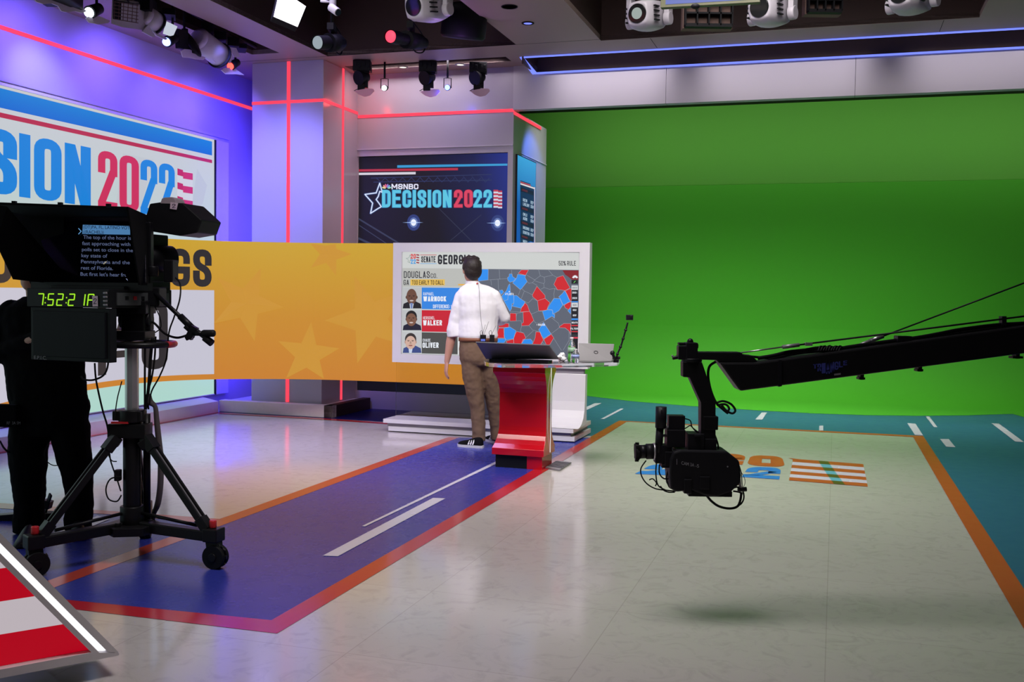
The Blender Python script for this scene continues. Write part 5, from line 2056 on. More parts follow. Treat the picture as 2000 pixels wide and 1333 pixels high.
c = Canvas(plane_fn(J_(1600, 730, -.061), Vector((0, -1, 0)), .001))
TRI = mat('blue_print', (.035, .045, .24), .5)
import math as _m
word = 'TRIANGLE'
for i, ch in enumerate(word):
    x0 = 1588 + i * 8.4
    yt = 712 - i * .95
    hh = (9, 15, 20, 22, 20, 16, 12, 9)[i]
    c.text([(x0, yt), (x0 + 7.6, yt - .9), (x0 + 7.6, yt - .9 + hh), (x0, yt + hh)], ch, TRI, layer=1, cw=.5, t=.17)
c.quad([(1629, 730.5), (1642, 729), (1642, 732.5), (1629, 734)], GREYM, 1)
c.build('lettering', arm)
for (x, y) in ((1681, 733), (1794, 717), (1984, 692)):
    b = MB()
    b.box(J_(x, y + 2), (.016, .04, .03), m=BLACKM)
    b.box(J_(x, y + 6), (.026 if x < 1900 else .045, .04, .010), m=BLACKM)
    b.build('bolt', parent=t)
b = MB()
b.cyl(J_(1446, 689.5, -.01), J_(1530, 678, -.01), .0032, m=STEEL)
b.cyl(J_(1528, 678.4, -.01), J_(1561, 674, -.01), .0085, m=GREYM)
b.cyl(J_(1561, 674, -.01), J_(2260, 585, -.01), .004, m=BLACKM)
b.box(J_(1579, 672.6, -.01), (.03, .02, .014), m=GREYM)
b.build('tension_rod', parent=t)
b = MB()
b.cyl(J_(1676, 676, .02), J_(1700, 666, .02), .008, m=GREYM)
b.cyl(J_(1700, 666, .02), J_(1725, 657, .02), .0095, m=STEEL)
b.cyl(J_(1725, 657, .02), J_(2260, 455, .02), .0035, m=BLACKM)
b.cyl(J_(1690, 676, .02), J_(1712, 664, .02), .003, m=STEEL)
b.build('tension_rod', parent=t)
b = MB()
b.beam(J_(1958.5, 636), J_(1958.5, 618), .02, .03, up=(0, 1, 0), m=BLACKM)
b.build('rod_post', parent=t)
for pts, r in (([(1480, 700), (1510, 695), (1540, 688), (1575, 684), (1600, 680), (1630, 682), (1665, 677), (1700, 672), (1760, 664), (1790, 660), (1830, 653), (1870, 645), (1920, 638), (1960, 634), (2010, 631), (2100, 622), (2260, 600)], .008),
               ([(1500, 702), (1560, 690), (1620, 684), (1700, 677), (1780, 664), (1860, 652), (1940, 641), (2020, 634), (2260, 602)], .007),
               ([(1430, 700), (1460, 697), (1490, 699), (1520, 702), (1560, 697), (1600, 692)], .0055)):
    b = MB()
    b.tube([J_(*q) for q in pts], r, 8, RUBBER)
    b.build('cable', parent=t)
b = MB()
for i in range(9):
    x = 1598 + i * 5
    b.tube([J_(x, 686, -.03), J_(x + 4, 677 + (i % 3), -.02), J_(x + 10, 679 - (i % 2) * 2, .02), J_(x + 12, 687, .03)], .0035, 6, RUBBER)
b.build('cable_bundle', parent=t)
b = MB()
b.box(J_(1763, 662), (.06, .05, .025), m=BLACKM)
b.build('cable_clip', parent=t)
# pan unit and drop arm
b = MB()
b.box(J_(1331, 689), (.035, .06, .06), m=BLACKM)
b.box(J_(1349, 688), (.050, .07, .085), m=BLACKM)
b.cyl(J_(1348, 676), J_(1348, 668), .014, m=BLACKM)
b.ell(J_(1348, 667.5), .014, m=BLACKM)
b.cyl(J_(1313, 700), J_(1325, 698), .008, m=BLACKM)
b.cyl(J_(1312, 694), J_(1318, 703), .004, m=GREYM)
b.box(J_(1331, 672), (.03, .04, .012), m=BLACKM)
b.cyl(J_(1351, 707), J_(1351, 700), .045, m=BLACKM)
b.box(J_(1358, 676), (.02, .05, .02), m=BLACKM)
b.build('pan_unit', parent=t, bevel=.003)
b = MB()
b.prism([J_(x, y, -.035) for x, y in ((1334, 707), (1371, 707), (1398, 785), (1398, 862), (1369, 862), (1369, 787), (1347, 738), (1334, 737))], Vector((0, .07, 0)), BJ)
b.box(J_(1385, 825, 0), (.066, .08, .06), m=BJ)
b.build('drop_arm', parent=t, bevel=.004)
for pts, r in (([(1398, 707), (1386, 716), (1383, 735), (1388, 762), (1398, 786), (1412, 800), (1422, 808)], .0058), ([(1398, 788), (1412, 784), (1428, 790), (1436, 802), (1430, 808), (1418, 802), (1410, 792)], .005),
               ([(1400, 792), (1416, 790), (1424, 798), (1420, 806)], .005), ([(1396, 850), (1402, 868), (1404, 885), (1408, 895)], .004)):
    b = MB()
    b.tube([J_(*q) for q in pts], r, 8, RUBBER)
    b.build('cable', parent=t)

# the camera hanging on the crane
t = rcam = thing('remote_camera', 'black remote camera with side lens slung under the crane arm', 'camera', J_(1385, 975))
b = MB()
b.prism([J_(x, y, -.075) for x, y in ((1310, 900), (1316, 884), (1330, 880), (1420, 882), (1444, 901), (1448, 930), (1446, 945), (1428, 962), (1400, 971), (1375, 968), (1350, 958), (1322, 962), (1310, 956), (1308, 925))], Vector((0, .15, 0)), BLACK)
bd = b.build('camera_body', parent=t, bevel=.008)
c = Canvas(plane_fn(J_(1350, 905, -.076), Vector((0, -1, 0)), .001))
c.font([(1330.5, 901), (1356, 905.5), (1356, 912.5), (1330.5, 907.5)], 'CAM 3A', mat('grey_print', (.22, .22, .24), .6), 1, offset=.008)
c.font([(1358, 906.5), (1365, 907.5), (1365, 914), (1358, 913)], '-5', mat('grey_print', (.22, .22, .24), .6), 1, offset=.008)
c.ell(1421, 912, 1.6, 1.6, mat('grey_print', (.22, .22, .24), .6), 1, n=10)
c.rect(1321.5, 897, 1322.5, 908, GREYM, 1)
c.build('lettering', bd)
b = MB()
for (x0, x1, y0, y1, d) in ((1316, 1336, 875, 884, .09), (1340, 1372, 845, 882, .10), (1300, 1336, 838, 872, .08), (1304, 1336, 811, 840, .06), (1296, 1318, 880, 908, .09), (1278, 1310, 868, 904, .07), (1372, 1396, 855, 884, .09), (1352, 1364, 846, 850, .12), (1290, 1306, 905, 912, .08), (1428, 1436, 905, 935, .1), (1340, 1425, 955, 966, .12), (1330, 1345, 930, 958, .17), (1360, 1380, 925, 950, .165)):
    b.box(J_((x0 + x1) / 2, (y0 + y1) / 2, 0), ((x1 - x0) * .00225, d, (y1 - y0) * .00225), m=BLACKM)
b.build('control_boxes', parent=t, bevel=.003)
b = MB()
b.cyl(J_(1291.5, 795, -.02), J_(1290.5, 836, -.02), .0245, n=24, m=BLACK)
b.cyl(J_(1289, 836, -.02), J_(1286, 884, -.02), .017, n=20, m=BLACK)
b.cyl(J_(1292, 835, -.02), J_(1309, 836, -.02), .008, m=GREYM)
b.cyl(J_(1289, 852, -.02), J_(1301, 851, -.02), .006, m=GREYM)
cz = b.build('zoom_motor', parent=t)
b = MB()
b.cyl(J_(1291.5, 799, -.047), J_(1291.5, 799, -.050), .004, m=ALU)
b.build('knob', parent=cz)
b = MB()
b.cyl(J_(1276, 882, -.02), J_(1262, 882.5, -.02), .034, n=28, m=BLACK)
b.cyl(J_(1262, 882.5, -.02), J_(1250, 883, -.02), .030, n=28, m=BLACKM)
b.cyl(J_(1251, 883, -.02), J_(1240, 883.5, -.02), .030, .038, n=28, m=RUBBER)
b.cyl(J_(1276, 882, -.02), J_(1279, 882, -.02), .037, n=28, m=ALU)
for i in range(8):
    a = i * PI / 4
    b.box(J_(1244, 883.4, -.02) + Vector((0, math.cos(a) * .036, math.sin(a) * .036)), (.016, .012, .012), m=RUBBER)
b.build('lens', parent=t)
for pts, r in (([(1262, 900), (1252, 915), (1253, 930), (1263, 945), (1280, 955), (1300, 958), (1320, 960)], .003), ([(1282, 905), (1281, 925), (1285, 948), (1300, 958)], .003), ([(1288, 908), (1288, 925), (1296, 935), (1310, 936)], .0032),
               ([(1305, 918), (1302, 935), (1306, 950), (1312, 955)], .003), ([(1290, 950), (1296, 958), (1306, 962), (1318, 962)], .003), ([(1268, 938), (1275, 936), (1282, 944), (1280, 950)], .0028),
               ([(1380, 968), (1390, 980), (1405, 990), (1425, 994), (1440, 990), (1446, 978), (1448, 962)], .0056), ([(1430, 955), (1440, 952), (1450, 958), (1453, 972), (1448, 984), (1436, 992)], .0036),
               ([(1444, 910), (1448, 925), (1449, 940), (1450, 955)], .0022), ([(1336, 818), (1348, 822), (1352, 835), (1364, 845), (1370, 852)], .0028), ([(1318, 836), (1336, 838), (1348, 832), (1356, 840), (1366, 850)], .0026),
               ([(1432, 960), (1444, 962), (1450, 966)], .004), ([(1436, 905), (1452, 930), (1455, 945), (1446, 960)], .0012)):
    b = MB()
    b.tube([J_(x, y, -.01) for x, y in pts], r, 7, RUBBER)
    b.build('cable', parent=t)
b = MB()
b.cyl(J_(1443, 930, -.04), J_(1446, 954, -.04), .006, m=GREYM)
b.cyl(J_(1441, 957, -.04), J_(1458, 956, -.04), .010, m=BLACKM)
b.box(J_(1438, 946, -.04), (.02, .02, .006), m=mat('orange_tag', (.4, .12, .02), .5))
b.build('connector', parent=t)

# ================================================================== STRIPED DESK TIP (lower left)
A = dp(227, 1273, 3.8)
B_ = dp(0, 1318, 3.55)
A.z = B_.z = (A.z + B_.z) / 2
dn = (A - B_).cross(ZA).normalized()
if dn.y > 0:
    dn = -dn
t = dsk = thing('anchor_desk', 'pointed desk front with red and white stripes and a glowing white edge, lower left corner', 'desk', (B_.x, B_.y, 0))
DP = lambda x, y, o=0.0: onpl(x, y, A, dn) + dn * o
DKW = mat('desk_grey_white', (.78, .75, .78), .4)
b = MB()
b.prism([DP(-420, 620), DP(227, 1272), DP(226, 1276), DP(-420, 1399)], -dn * .16, mat('desk_body', (.16, .15, .16), .5))
b.build('core', parent=t)
c = Canvas(lambda x, y, k: DP(x, y, .002 + .001 * k))
DRW = em((172, 2, 26))
DWH = em((186, 176, 182))
inner = lambda x: 1098 + x * (1270 - 1098) / 173
bands = [(1011, -.156, DRW), (1111, -.156, DWH), (1175.5, -.156, DRW), (1240, -.163, DWH), (1301.6, -.186, DRW)]
# stripes as bands between lines y = y0 + s x, cut by the inner frame edge
prev = (947, -.15)
cols = [DWH, DRW, DWH, DRW, DWH, DRW]
lines_ = [(982, -.15), (1047, -.15), (1111, -.14), (1175.5, -.156), (1240, -.165), (1301.6, -.186)]
last = (900, -.15)
for i, (y0, s) in enumerate(lines_):
    def xi(y0, s):
        # meet inner line
        k = (1270 - 1098) / 173
        return (y0 - 1098) / (k - s)
    xa, xb = xi(*last), xi(y0, s)
    xm = -420
    m = cols[(i + 0) % 6]
    c.poly([(xm, max(last[0] + last[1] * xm, inner(xm))), (xa, inner(xa)), (xb, inner(xb)), (xm, y0 + s * xm)], m, 0)
    last = (y0, s)
c.build('striped_panel', t)
b = MB()
def strip(q, o0, o1, m):
    b.prism([DP(x, y, o0) for x, y in q], dn * (o1 - o0), m)
strip([(-420, 620), (227, 1271), (205, 1269), (-420, 637)], 0, .035, DKW)
strip([(-420, 660), (191, 1273), (173, 1270), (-420, 680)], 0, .035, DKW)
strip([(-420, 1380), (173, 1270), (227, 1271), (226, 1276), (-420, 1399)], .0, .036, DKW)
b.build('frame', parent=t)
b = MB()
strip([(-420, 637), (205, 1269), (191, 1273), (-420, 660)], .0, .012, em((246, 244, 250), 1.15))
b.build('light_strip', parent=t, label='glowing white light strip along the sloping edge')
b = MB()
b.prism([fl(x, y, .012) for x, y in ((-250, 1378), (77, 1301), (118, 1333), (40, 1420))], ZA * -.011, mat('desk_foot_plate', (.30, .28, .30), .45))
b.build('foot_plate', parent=t)
# ================================================================== LIGHTS AND RIG IN THE CEILING
WL = mat('white_lamp_housing', (.50, .47, .52), .4)
BLK = mat('black_lamp_housing', (.005, .005, .007), .6, spec=.2)
FLAPW = mat('white_foil_flap', (.55, .48, .58), .6)
FLAPP = mat('pink_foil_flap', (.75, .38, .42), .6)
LENSD = mat('dark_lens', (.010, .011, .012), .06, spec=.8)


def rotz(a):
    return Matrix.Rotation(a, 3, 'Z')


def moving_head(px, py, Y, aim, s, label, lens=None, zt=5.2):
    """aim: direction the lens looks; px,py: centre of the head"""
    c0 = dp(px, py, Y)
    t = thing('moving_head_light', label, 'stage light', (c0.x, c0.y, c0.z), 0, 'white moving lights in the ceiling pits')
    d = Vector(aim).normalized()
    side = d.cross(ZA).normalized()
    up = side.cross(d)
    def rg(x, w, h, sh=0):
        out = []
        for i in range(24):
            a = 2 * PI * i / 24
            ca, sa = math.cos(a), math.sin(a)
            k = 1.0 / max(abs(ca), abs(sa)) ** .55
            out.append(c0 + d * x + side * w * ca * k + up * (h * sa * k + sh))
        return out
    b = MB()
    b.loft([rg(.20 * s, .085 * s, .085 * s), rg(.19 * s, .105 * s, .105 * s), rg(.06 * s, .135 * s, .13 * s), rg(-.10 * s, .145 * s, .135 * s), rg(-.20 * s, .12 * s, .10 * s), rg(-.23 * s, .07 * s, .06 * s)], WL)
    hd = b.build('head', parent=t)
    b = MB()
    b.cyl(c0 + d * .195 * s, c0 + d * .212 * s, .088 * s, .082 * s, 28, m=LENSD)
    if lens:
        b.cyl(c0 + d * .212 * s, c0 + d * .2125 * s, .05 * s, .05 * s, 20, m=lens)
    b.build('lens', parent=hd)
    for sg in (-1, 1):
        b = MB()
        for k in range(4):
            q = c0 + side * sg * (.138 * s) + d * .085 * s + up * (.06 - .04 * k) * s
            b.beam(q + d * .05 * s, q - d * .05 * s, .012 * s, .018 * s, up=side, m=BLK)
        b.build('vents', parent=hd)
    b = MB()
    ctop = Vector((c0.x, c0.y, c0.z + .26 * s))
    for sg in (-1, 1):
        p = c0 + side * sg * .185 * s - d * .07 * s
        b.beam(p - ZA * .06 * s, Vector((p.x, p.y, ctop.z)), .05 * s, .10 * s, up=d.cross(side) if False else Vector((d.x, d.y, 0)).normalized(), m=WL)
        b.cyl(p - ZA * .04 * s - side * sg * .03 * s, p - ZA * .04 * s + side * sg * .03 * s, .06 * s, n=20, m=WL)
    b.beam(ctop - side * .21 * s, ctop + side * .21 * s, .14 * s, .06 * s, m=WL)
    b.build('yoke', parent=t, bevel=.008)
    b = MB()
    b.box(ctop + ZA * .10 * s, (.32 * s, .24 * s, .13 * s), rotz(math.atan2(side.y, side.x)), m=BLK)
    b.cyl(ctop + ZA * .16 * s, Vector((ctop.x, ctop.y, zt)), .02, m=BLK)
    b.build('base', parent=t, bevel=.008)


moving_head(834, 14, 9.5, (-.55, -.85, -.2), 1.0, 'white moving-head light in the pit over the wall screen, nearest the column')
moving_head(1262, 30, 9.4, (-.50, -.85, -.15), 1.0, 'white moving-head light at the left end of the dark pit', em((170, 182, 178), .8))
moving_head(1502, 20, 9.0, (-.62, -.8, -.10), 1.0, 'white moving-head light right of the hanging monitor')
moving_head(1776, -6, 8.6, (-.7, -.75, -.05), 1.0, 'white moving-head light farthest right, cut by the frame top')

# soft LED panel
q = [dp(x, y, Y) for x, y, Y in ((533, 32, 8.6), (582, 53, 8.7), (598, 14, 8.9), (545, -22, 8.8))]
t = thing('soft_panel_light', 'square glowing white soft light panel near the top edge', 'stage light', q[0])
n = (q[1] - q[0]).cross(q[3] - q[0]).normalized()
if n.y > 0:
    n = -n
b = MB()
b.prism([p - n * .001 for p in q], -n * .06, BLK)
b.build('housing', parent=t, bevel=.004)
b = MB()
for k in range(4):
    f = lambda t0: (q[0].lerp(q[1], t0), q[3].lerp(q[2], t0))
    a0, a1 = f(.03 + .24 * k), f(.26 + .24 * k)
    b.prism([a0[0], a1[0], a1[1], a0[1]], n * .006, em((250, 250, 255), 3.0))
b.build('diffuser', parent=t)
b = MB()
mq = (q[2] + q[3]) / 2
b.cyl(mq - n * .05, Vector((mq.x, mq.y, 5.2)), .018, m=BLK)
b.build('hanger', parent=t)
# small white tubular lamp
t = thing('tube_spotlight', 'small white tubular spotlight beside the glowing soft panel', 'stage light', dp(655, 8, 8.9))
b = MB()
b.cyl(dp(650, -20, 8.9), dp(650, 14, 8.9), .03, m=WL)
b.cyl(dp(646, 14, 8.85), dp(660, 24, 8.8), .034, m=WL)
b.build('housing', parent=t, bevel=.003)
b = MB()
b.cyl(dp(660, 24, 8.8), dp(661, 24.6, 8.795), .028, m=LENSD)
b.build('lens', parent=t)
b = MB()
b.tube([dp(626, 2, 8.9), dp(645, 4, 8.9)], .010, 8, WL, smooth=False)
b.cyl(dp(650, -20, 8.9), Vector((dp(650, -20, 8.9).x, 8.9, 5.2)), .012, m=BLK)
b.build('hanger', parent=t)


def profile(px, py, Y, tail, lens, label, r=.058):
    c0 = dp(px, py, Y)
    c1 = dp(*tail)
    d = (c1 - c0).normalized()
    t = thing('profile_spotlight', label, 'stage light', c0)
    b = MB()
    b.cyl(c0 + d * .004, c0 + d * .16, r * 1.12, n=24, m=BLK, caps=False)
    b.cyl(c0 + d * .02, c1, r * .95, r * .95, n=24, m=BLK)
    b.cyl(c0.lerp(c1, .45), c0.lerp(c1, .85), r * 1.5, r * 1.4, n=20, m=BLK)
    b.build('barrel', parent=t)
    b = MB()
    b.ell(c0 + d * .02, (r, r, r * .3), Matrix(((1, 0, 0), (0, 1, 0), (0, 0, 1))) @ d.to_track_quat('Z', 'Y').to_matrix(), m=lens, n=24, k=8)
    b.build('lens', parent=t)
    b = MB()
    m = c0.lerp(c1, .6)
    b.cyl(m, Vector((m.x, m.y, 5.2)), .015, m=BLK)
    b.box(m + ZA * .13, (.06, .2, .06), m=BLK)
    b.tube([m - d * .05, m - ZA * .10 + d * .1, c1 - ZA * .08, c1 + ZA * .05, m + ZA * .2], .007, 6, BLK)
    b.build('yoke', parent=t)


profile(618, 83, 9.4, (668, 84, 9.75), em((150, 162, 170), 1.0), 'black profile spotlight with a pale glassy lens in the pit')
profile(761, 71, 9.6, (828, 84, 10.25), em((255, 70, 96), 1.6), 'black profile spotlight with a glowing red lens in the pit', .056)
# unlit round black lantern and pipe grid of the pits
t = thing('black_lantern', 'large unlit black lantern hanging by the brown fascia of the pit', 'stage light', dp(895, 70, 9.5))
b = MB()
b.lathe([(.0, -.08), (.2, -.075), (.22, -.05), (.22, .22), (.1, .26), (.0, .26)], dp(905, 60, 10.1), (.1, -.2, 1), m=BLK)
b.build('housing', parent=t)
b = MB()
p = dp(905, 40, 10.1)
b.cyl(p, Vector((p.x, p.y, 5.2)), .02, m=BLK)
b.build('hanger', parent=t)
for (v, z) in ((9.4, 4.86), (7.1, 4.9)):
    b = MB()
    b.cyl(UV(-5.5, v, z), UV(-3.36, v, z), .024, m=BLK)
    b.cyl(UV(-5.5, v + .3, z + .22), UV(-3.36, v + .3, z + .22), .024, m=BLK)
    tag(b.build('lighting_pipe'), 'black pipe across the left pit over the %s' % ('red spotlight' if v > 9 else 'soft light panel'), 'pipe')
b = MB()
b.cyl(UV(-2.3, 8.9, 4.88), UV(1.15, 8.9, 4.88), .024, m=BLK)
tag(b.build('lighting_pipe'), 'black pipe across the dark pit behind the hanging monitor', 'pipe')
# egg-crate boxes
EGG = mat('egg_crate_brown', (.13, .075, .062), .7)


def crate(x0, x1, y0, y1, Y, label, nx, nz):
    t = thing('egg_crate_light', label, 'stage light', dp((x0 + x1) / 2, y1, Y), 0, 'unlit egg-crate lights')
    a, e = dp(x0, y1, Y), dp(x1, y0, Y)
    b = MB()
    for i in range(nx + 1):
        x = a.x + (e.x - a.x) * i / nx
        b.box(((x), Y, (a.z + e.z) / 2), (.012, .07, abs(e.z - a.z)), m=BLK)
    for j in range(nz + 1):
        z = a.z + (e.z - a.z) * j / nz
        b.box(((a.x + e.x) / 2, Y, z), (abs(e.x - a.x), .07, .016 if 0 < j else .03), m=BLK)
    b.build('grid', parent=t)
    b = MB()
    b.box(((a.x + e.x) / 2, Y + .09, (a.z + e.z) / 2), (abs(e.x - a.x) + .03, .1, abs(e.z - a.z) + .03), m=EGG)
    b.cyl(((a.x + e.x) / 2, Y + .09, e.z), ((a.x + e.x) / 2, Y + .09, 5.2), .015, m=BLK)
    b.build('housing', parent=t)


crate(1338, 1430, 4, 50, 9.2, 'unlit dark egg-crate light under the hanging monitor', 4, 2)
crate(1578, 1644, -20, 22, 9.2, 'unlit dark egg-crate light right of the second moving head', 4, 2)
# hanging monitor
q = [dp(1290, 15, 8.2), dp(1484, 4, 7.7)]
t = thing('hanging_monitor', 'hanging monitor with a pale blue picture at the top edge', 'monitor', q[0])
b = MB()
h = ZA * .5
b.prism([q[0], q[1], q[1] + h, q[0] + h], VA * .06, mat('olive_grey_bezel', (.09, .09, .055), .5))
b.cyl((q[0] + q[1]) / 2 + h, (q[0] + q[1]) / 2 + h + ZA * .6, .03, m=BLK)
b.build('bezel', parent=t, bevel=.003)
b = MB()
off = -VA * .002 + ZA * .022
dd = (q[1] - q[0]).normalized() * .045
b.poly([q[0] + off + dd, q[1] + off - dd, q[1] + off - dd + h * .9, q[0] + off + dd + h * .9], em_xgrad('monitor_blue', (84, 112, 178), (128, 116, 196), tuple(UA), -2.4, -.9) if False else em((104, 118, 190)))
b.build('picture', parent=t)
b = MB()
pc = q[0].lerp(q[1], .37)
b.ell(pc - VA * .02 - ZA * .01, (.035, .03, .02), m=BLK)
b.build('sensor_dome', parent=t)


# fixtures in the back slot, hanging from z = 4.1
def slot_spot(px, py, col, s, label, top=4.14):
    c0 = dp(px, py, 11.95)
    t = thing('small_spotlight', label, 'stage light', (c0.x, c0.y, c0.z))
    b = MB()
    b.tube([Vector((c0.x, c0.y, top)), Vector((c0.x, c0.y, c0.z + .12))], .012, 8, BLK, smooth=False)
    for k in (-1, 1):
        b.tube([c0 + Vector((.042 * k, 0, .0)), c0 + Vector((.042 * k, 0, .11)), c0 + Vector((0, 0, .115))], .005, 6, BLK, smooth=False)
    b.build('yoke', parent=t)
    b = MB()
    b.cyl(c0 + Vector((0, -.02, 0)), c0 + Vector((0, .07, .02)), .034, n=20, m=BLK)
    hd = b.build('housing', parent=t)
    b = MB()
    b.ell(c0 + Vector((0, -.03, 0)), (.030, .012, .030), m=em(col, s))
    b.build('lens', parent=hd)


slot_spot(751, 173, (225, 240, 250), 5, 'small white-glowing spotlight in the slot above the wall screen')
slot_spot(874, 172, (110, 130, 255), 5, 'small blue-glowing spotlight in the slot above the wall screen')
for i, (px, flp) in enumerate(((706, FLAPP), (834, mat('pale_pink_foil', (.6, .40, .46), .6)), (932, mat('pale_pink_foil', (.6, .40, .46), .6)))):
    c0 = dp(px, 158, 11.88)
    lab = ('black slot spotlight with a bright pink foil flap, nearest the column', 'black slot spotlight with a pale flap between the white and blue lamps', 'black slot spotlight with a pale flap near the green bay corner')[i]
    t = thing('flap_spotlight', lab, 'stage light', (c0.x, c0.y, c0.z), 0, 'black flap spotlights in the back slot')
    b = MB()
    b.box((c0.x + .01, c0.y, 4.03), (.20, .14, .12), m=BLK)
    b.box((c0.x + .035, c0.y, 4.0), (.10, .10, .10), rotz(.3), m=BLK)
    for k in range(4):
        b.box((c0.x - .06 + .05 * k, c0.y - .07, 4.05 - .02 * (k % 2)), (.03, .02, .05), m=BLK)
    b.build('dimmer_box', parent=t, bevel=.005)
    b = MB()
    b.cyl(c0 + Vector((-.03, -.05, .02)), c0 + Vector((.05, .05, .06)), .085, .06, 24, m=BLK)
    b.beam(c0 + Vector((.05, 0, .12)), c0 + Vector((.05, 0, -.08)), .05, .05, up=(0, 1, 0), m=BLK)
    b.box(c0 + Vector((.0, -.01, -.08)), (.08, .05, .07), m=BLK)
    b.build('housing', parent=t, bevel=.003)
    fc = dp(px + 6, 183, 11.82)
    b = MB()
    pts = [(-.12, .03), (-.05, .045), (.03, .06), (.10, .055), (.11, .03), (.06, -.02), (.0, -.035), (-.06, -.015)]
    b.prism([fc + Vector((x, .04 * (i % 2), z)) for x, z in pts], (0, .008, 0), flp)
    b.tube([fc + Vector((-.12, 0, .03)), c0 + Vector((-.02, 0, -.08))], .004, 6, BLK, smooth=False)
    b.build('foil_flap', parent=t)
# recessed downlights
for (px, py, z, col, lab) in ((1031, 45, 4.098, (110, 120, 255), 'small round blue downlight in the soffit between the pits'), (787, 131, 4.06, (255, 240, 210), 'warm round downlight in the back slot near the pink flap'), (899, 126, 4.06, (255, 240, 210), 'warm round downlight in the back slot right of the blue lamp')):
    p = fl(px, py, z)
    t = thing('downlight', lab, 'ceiling light', p)
    b = MB()
    b.lathe([(.062, .0), (.062, -.006), (.045, -.008), (.042, .0)], p, m=BLK if z > 4.09 else GREYM)
    b.build('rim', parent=t)
    b = MB()
    b.cyl(p + ZA * -.004, p + ZA * .0, .040, n=24, m=em(col, 1.6))
    b.build('lamp', parent=t)
p = fl(995, 13, 4.099)
b = MB()
b.lathe([(.078, 0), (.078, -.004), (.07, -.004), (.07, 0)], p, m=BLK)
tag(b.build('ceiling_ring'), 'thin dark ring let into the soffit beside the left pit', 'ring')

# fixtures in the left slot (over the left wall); depth follows the slot
def SL(px, py, du=0.0):
    """a point on the vertical plane through the slot"""
    return onpl(px, py, UV(-6.16 + du, 5, 3), UA)


def hang(b, p, r=.012):
    b.cyl(p, Vector((p.x, p.y, 4.3)), r, m=BLK)


def flap(px_pts, mat_, du=0.0):
    b = MB()
    b.prism([SL(x, y, du) for x, y in px_pts], UA * .01, mat_)
    return b


t = thing('barndoor_light', 'stage light with two pale foil flaps at the top left', 'stage light', SL(90, -4))
flap([(62, -6), (70, 4), (82, 8), (100, 7), (112, 12), (118, 22), (128, 24), (145, 22), (158, 26), (168, 22), (150, 8), (120, -2)], FLAPW).build('foil_flap', parent=t)
b = MB()
b.box(SL(110, -22), (.3, .3, .22), m=BLK)
b.box(SL(146, 2), (.10, .12, .12), m=BLK)
hang(b, SL(120, -20))
b.build('housing', parent=t, bevel=.01)


def lamp(px, py, col, s, label, r=.04, flp=None, flm=FLAPW):
    c0 = SL(px, py)
    t = thing('small_spotlight', label, 'stage light', c0)
    b = MB()
    d = Vector((.25, .8, .45)).normalized()
    b.cyl(c0, c0 + d * .14, r * 1.35, r * 1.1, 20, m=BLK)
    hang(b, c0 + d * .1)
    hd = b.build('housing', parent=t)
    b = MB()
    b.ell(c0 - d * .005, (r, r, r), m=em(col, s))
    b.build('lens', parent=hd)
    if flp:
        flap(flp, flm).build('foil_flap', parent=t)


lamp(175, 24, (235, 250, 255), 5, 'small spotlight glowing white at the top left', .042, [(166, 36), (172, 44), (190, 48), (210, 45), (214, 41), (196, 33), (178, 28)])
lamp(326, 81.5, (130, 150, 255), 5, 'small spotlight glowing blue under the reflector lamp', .04)
lamp(450.5, 129, (255, 60, 50), 5, 'small spotlight glowing red nearest the column', .036, [(431, 137), (436, 133), (446, 132), (456, 133), (466, 140), (476, 147), (460, 145), (440, 145)])
# louvred panel light
t = thing('louvre_light', 'unlit louvred panel light with a white rim in the left slot', 'stage light', SL(245, 30))
b = MB()
b.prism([SL(x, y) for x, y in ((219, -2), (217, 46), (270, 54), (274, 4))], Vector((.05, .12, .0)), WL)
b.prism([SL(x, y, .004) for x, y in ((222, 0), (221, 37), (268, 46), (271, 8))], UA * .006, BLK)
for i in range(6):
    f = i / 5
    b.beam(SL(224 + 44 * f, 2 + 7 * f, .012), SL(223 + 43 * f, 36 + 8 * f, .012), .004, .006, m=EGG)
    b.beam(SL(222, 3 + 34 * f, .012), SL(270, 11 + 34 * f, .012), .004, .006, m=EGG)
b.build('panel', parent=t)
b = MB()
hang(b, SL(250, 4))
b.box(SL(285, 12), (.14, .2, .12), m=BLK)
b.build('hanger', parent=t)


def fresnel(name, label, cen, tail, r, doors):
    c0, c1 = SL(*cen), SL(*tail)
    d = (c0 - c1).normalized()
    t = thing(name, label, 'stage light', c0)
    b = MB()
    b.cyl(c1, c0, r * .95, r, 24, m=WL)
    b.cyl(c1 - d * .03, c1, r * .6, r * .95, 24, m=WL)
    b.cyl(c0 - d * .01, c0 + d * .012, r * 1.15, n=24, m=BLK)
    hang(b, (c0 + c1) / 2, .016)
    b.build('housing', parent=t)
    b = MB()
    b.cyl(c0 + d * .012, c0 + d * .016, r * .9, n=24, m=LENSD)
    b.build('lens', parent=t)
    for q, m in doors:
        flap(q, m, .02).build('barn_door', parent=t)


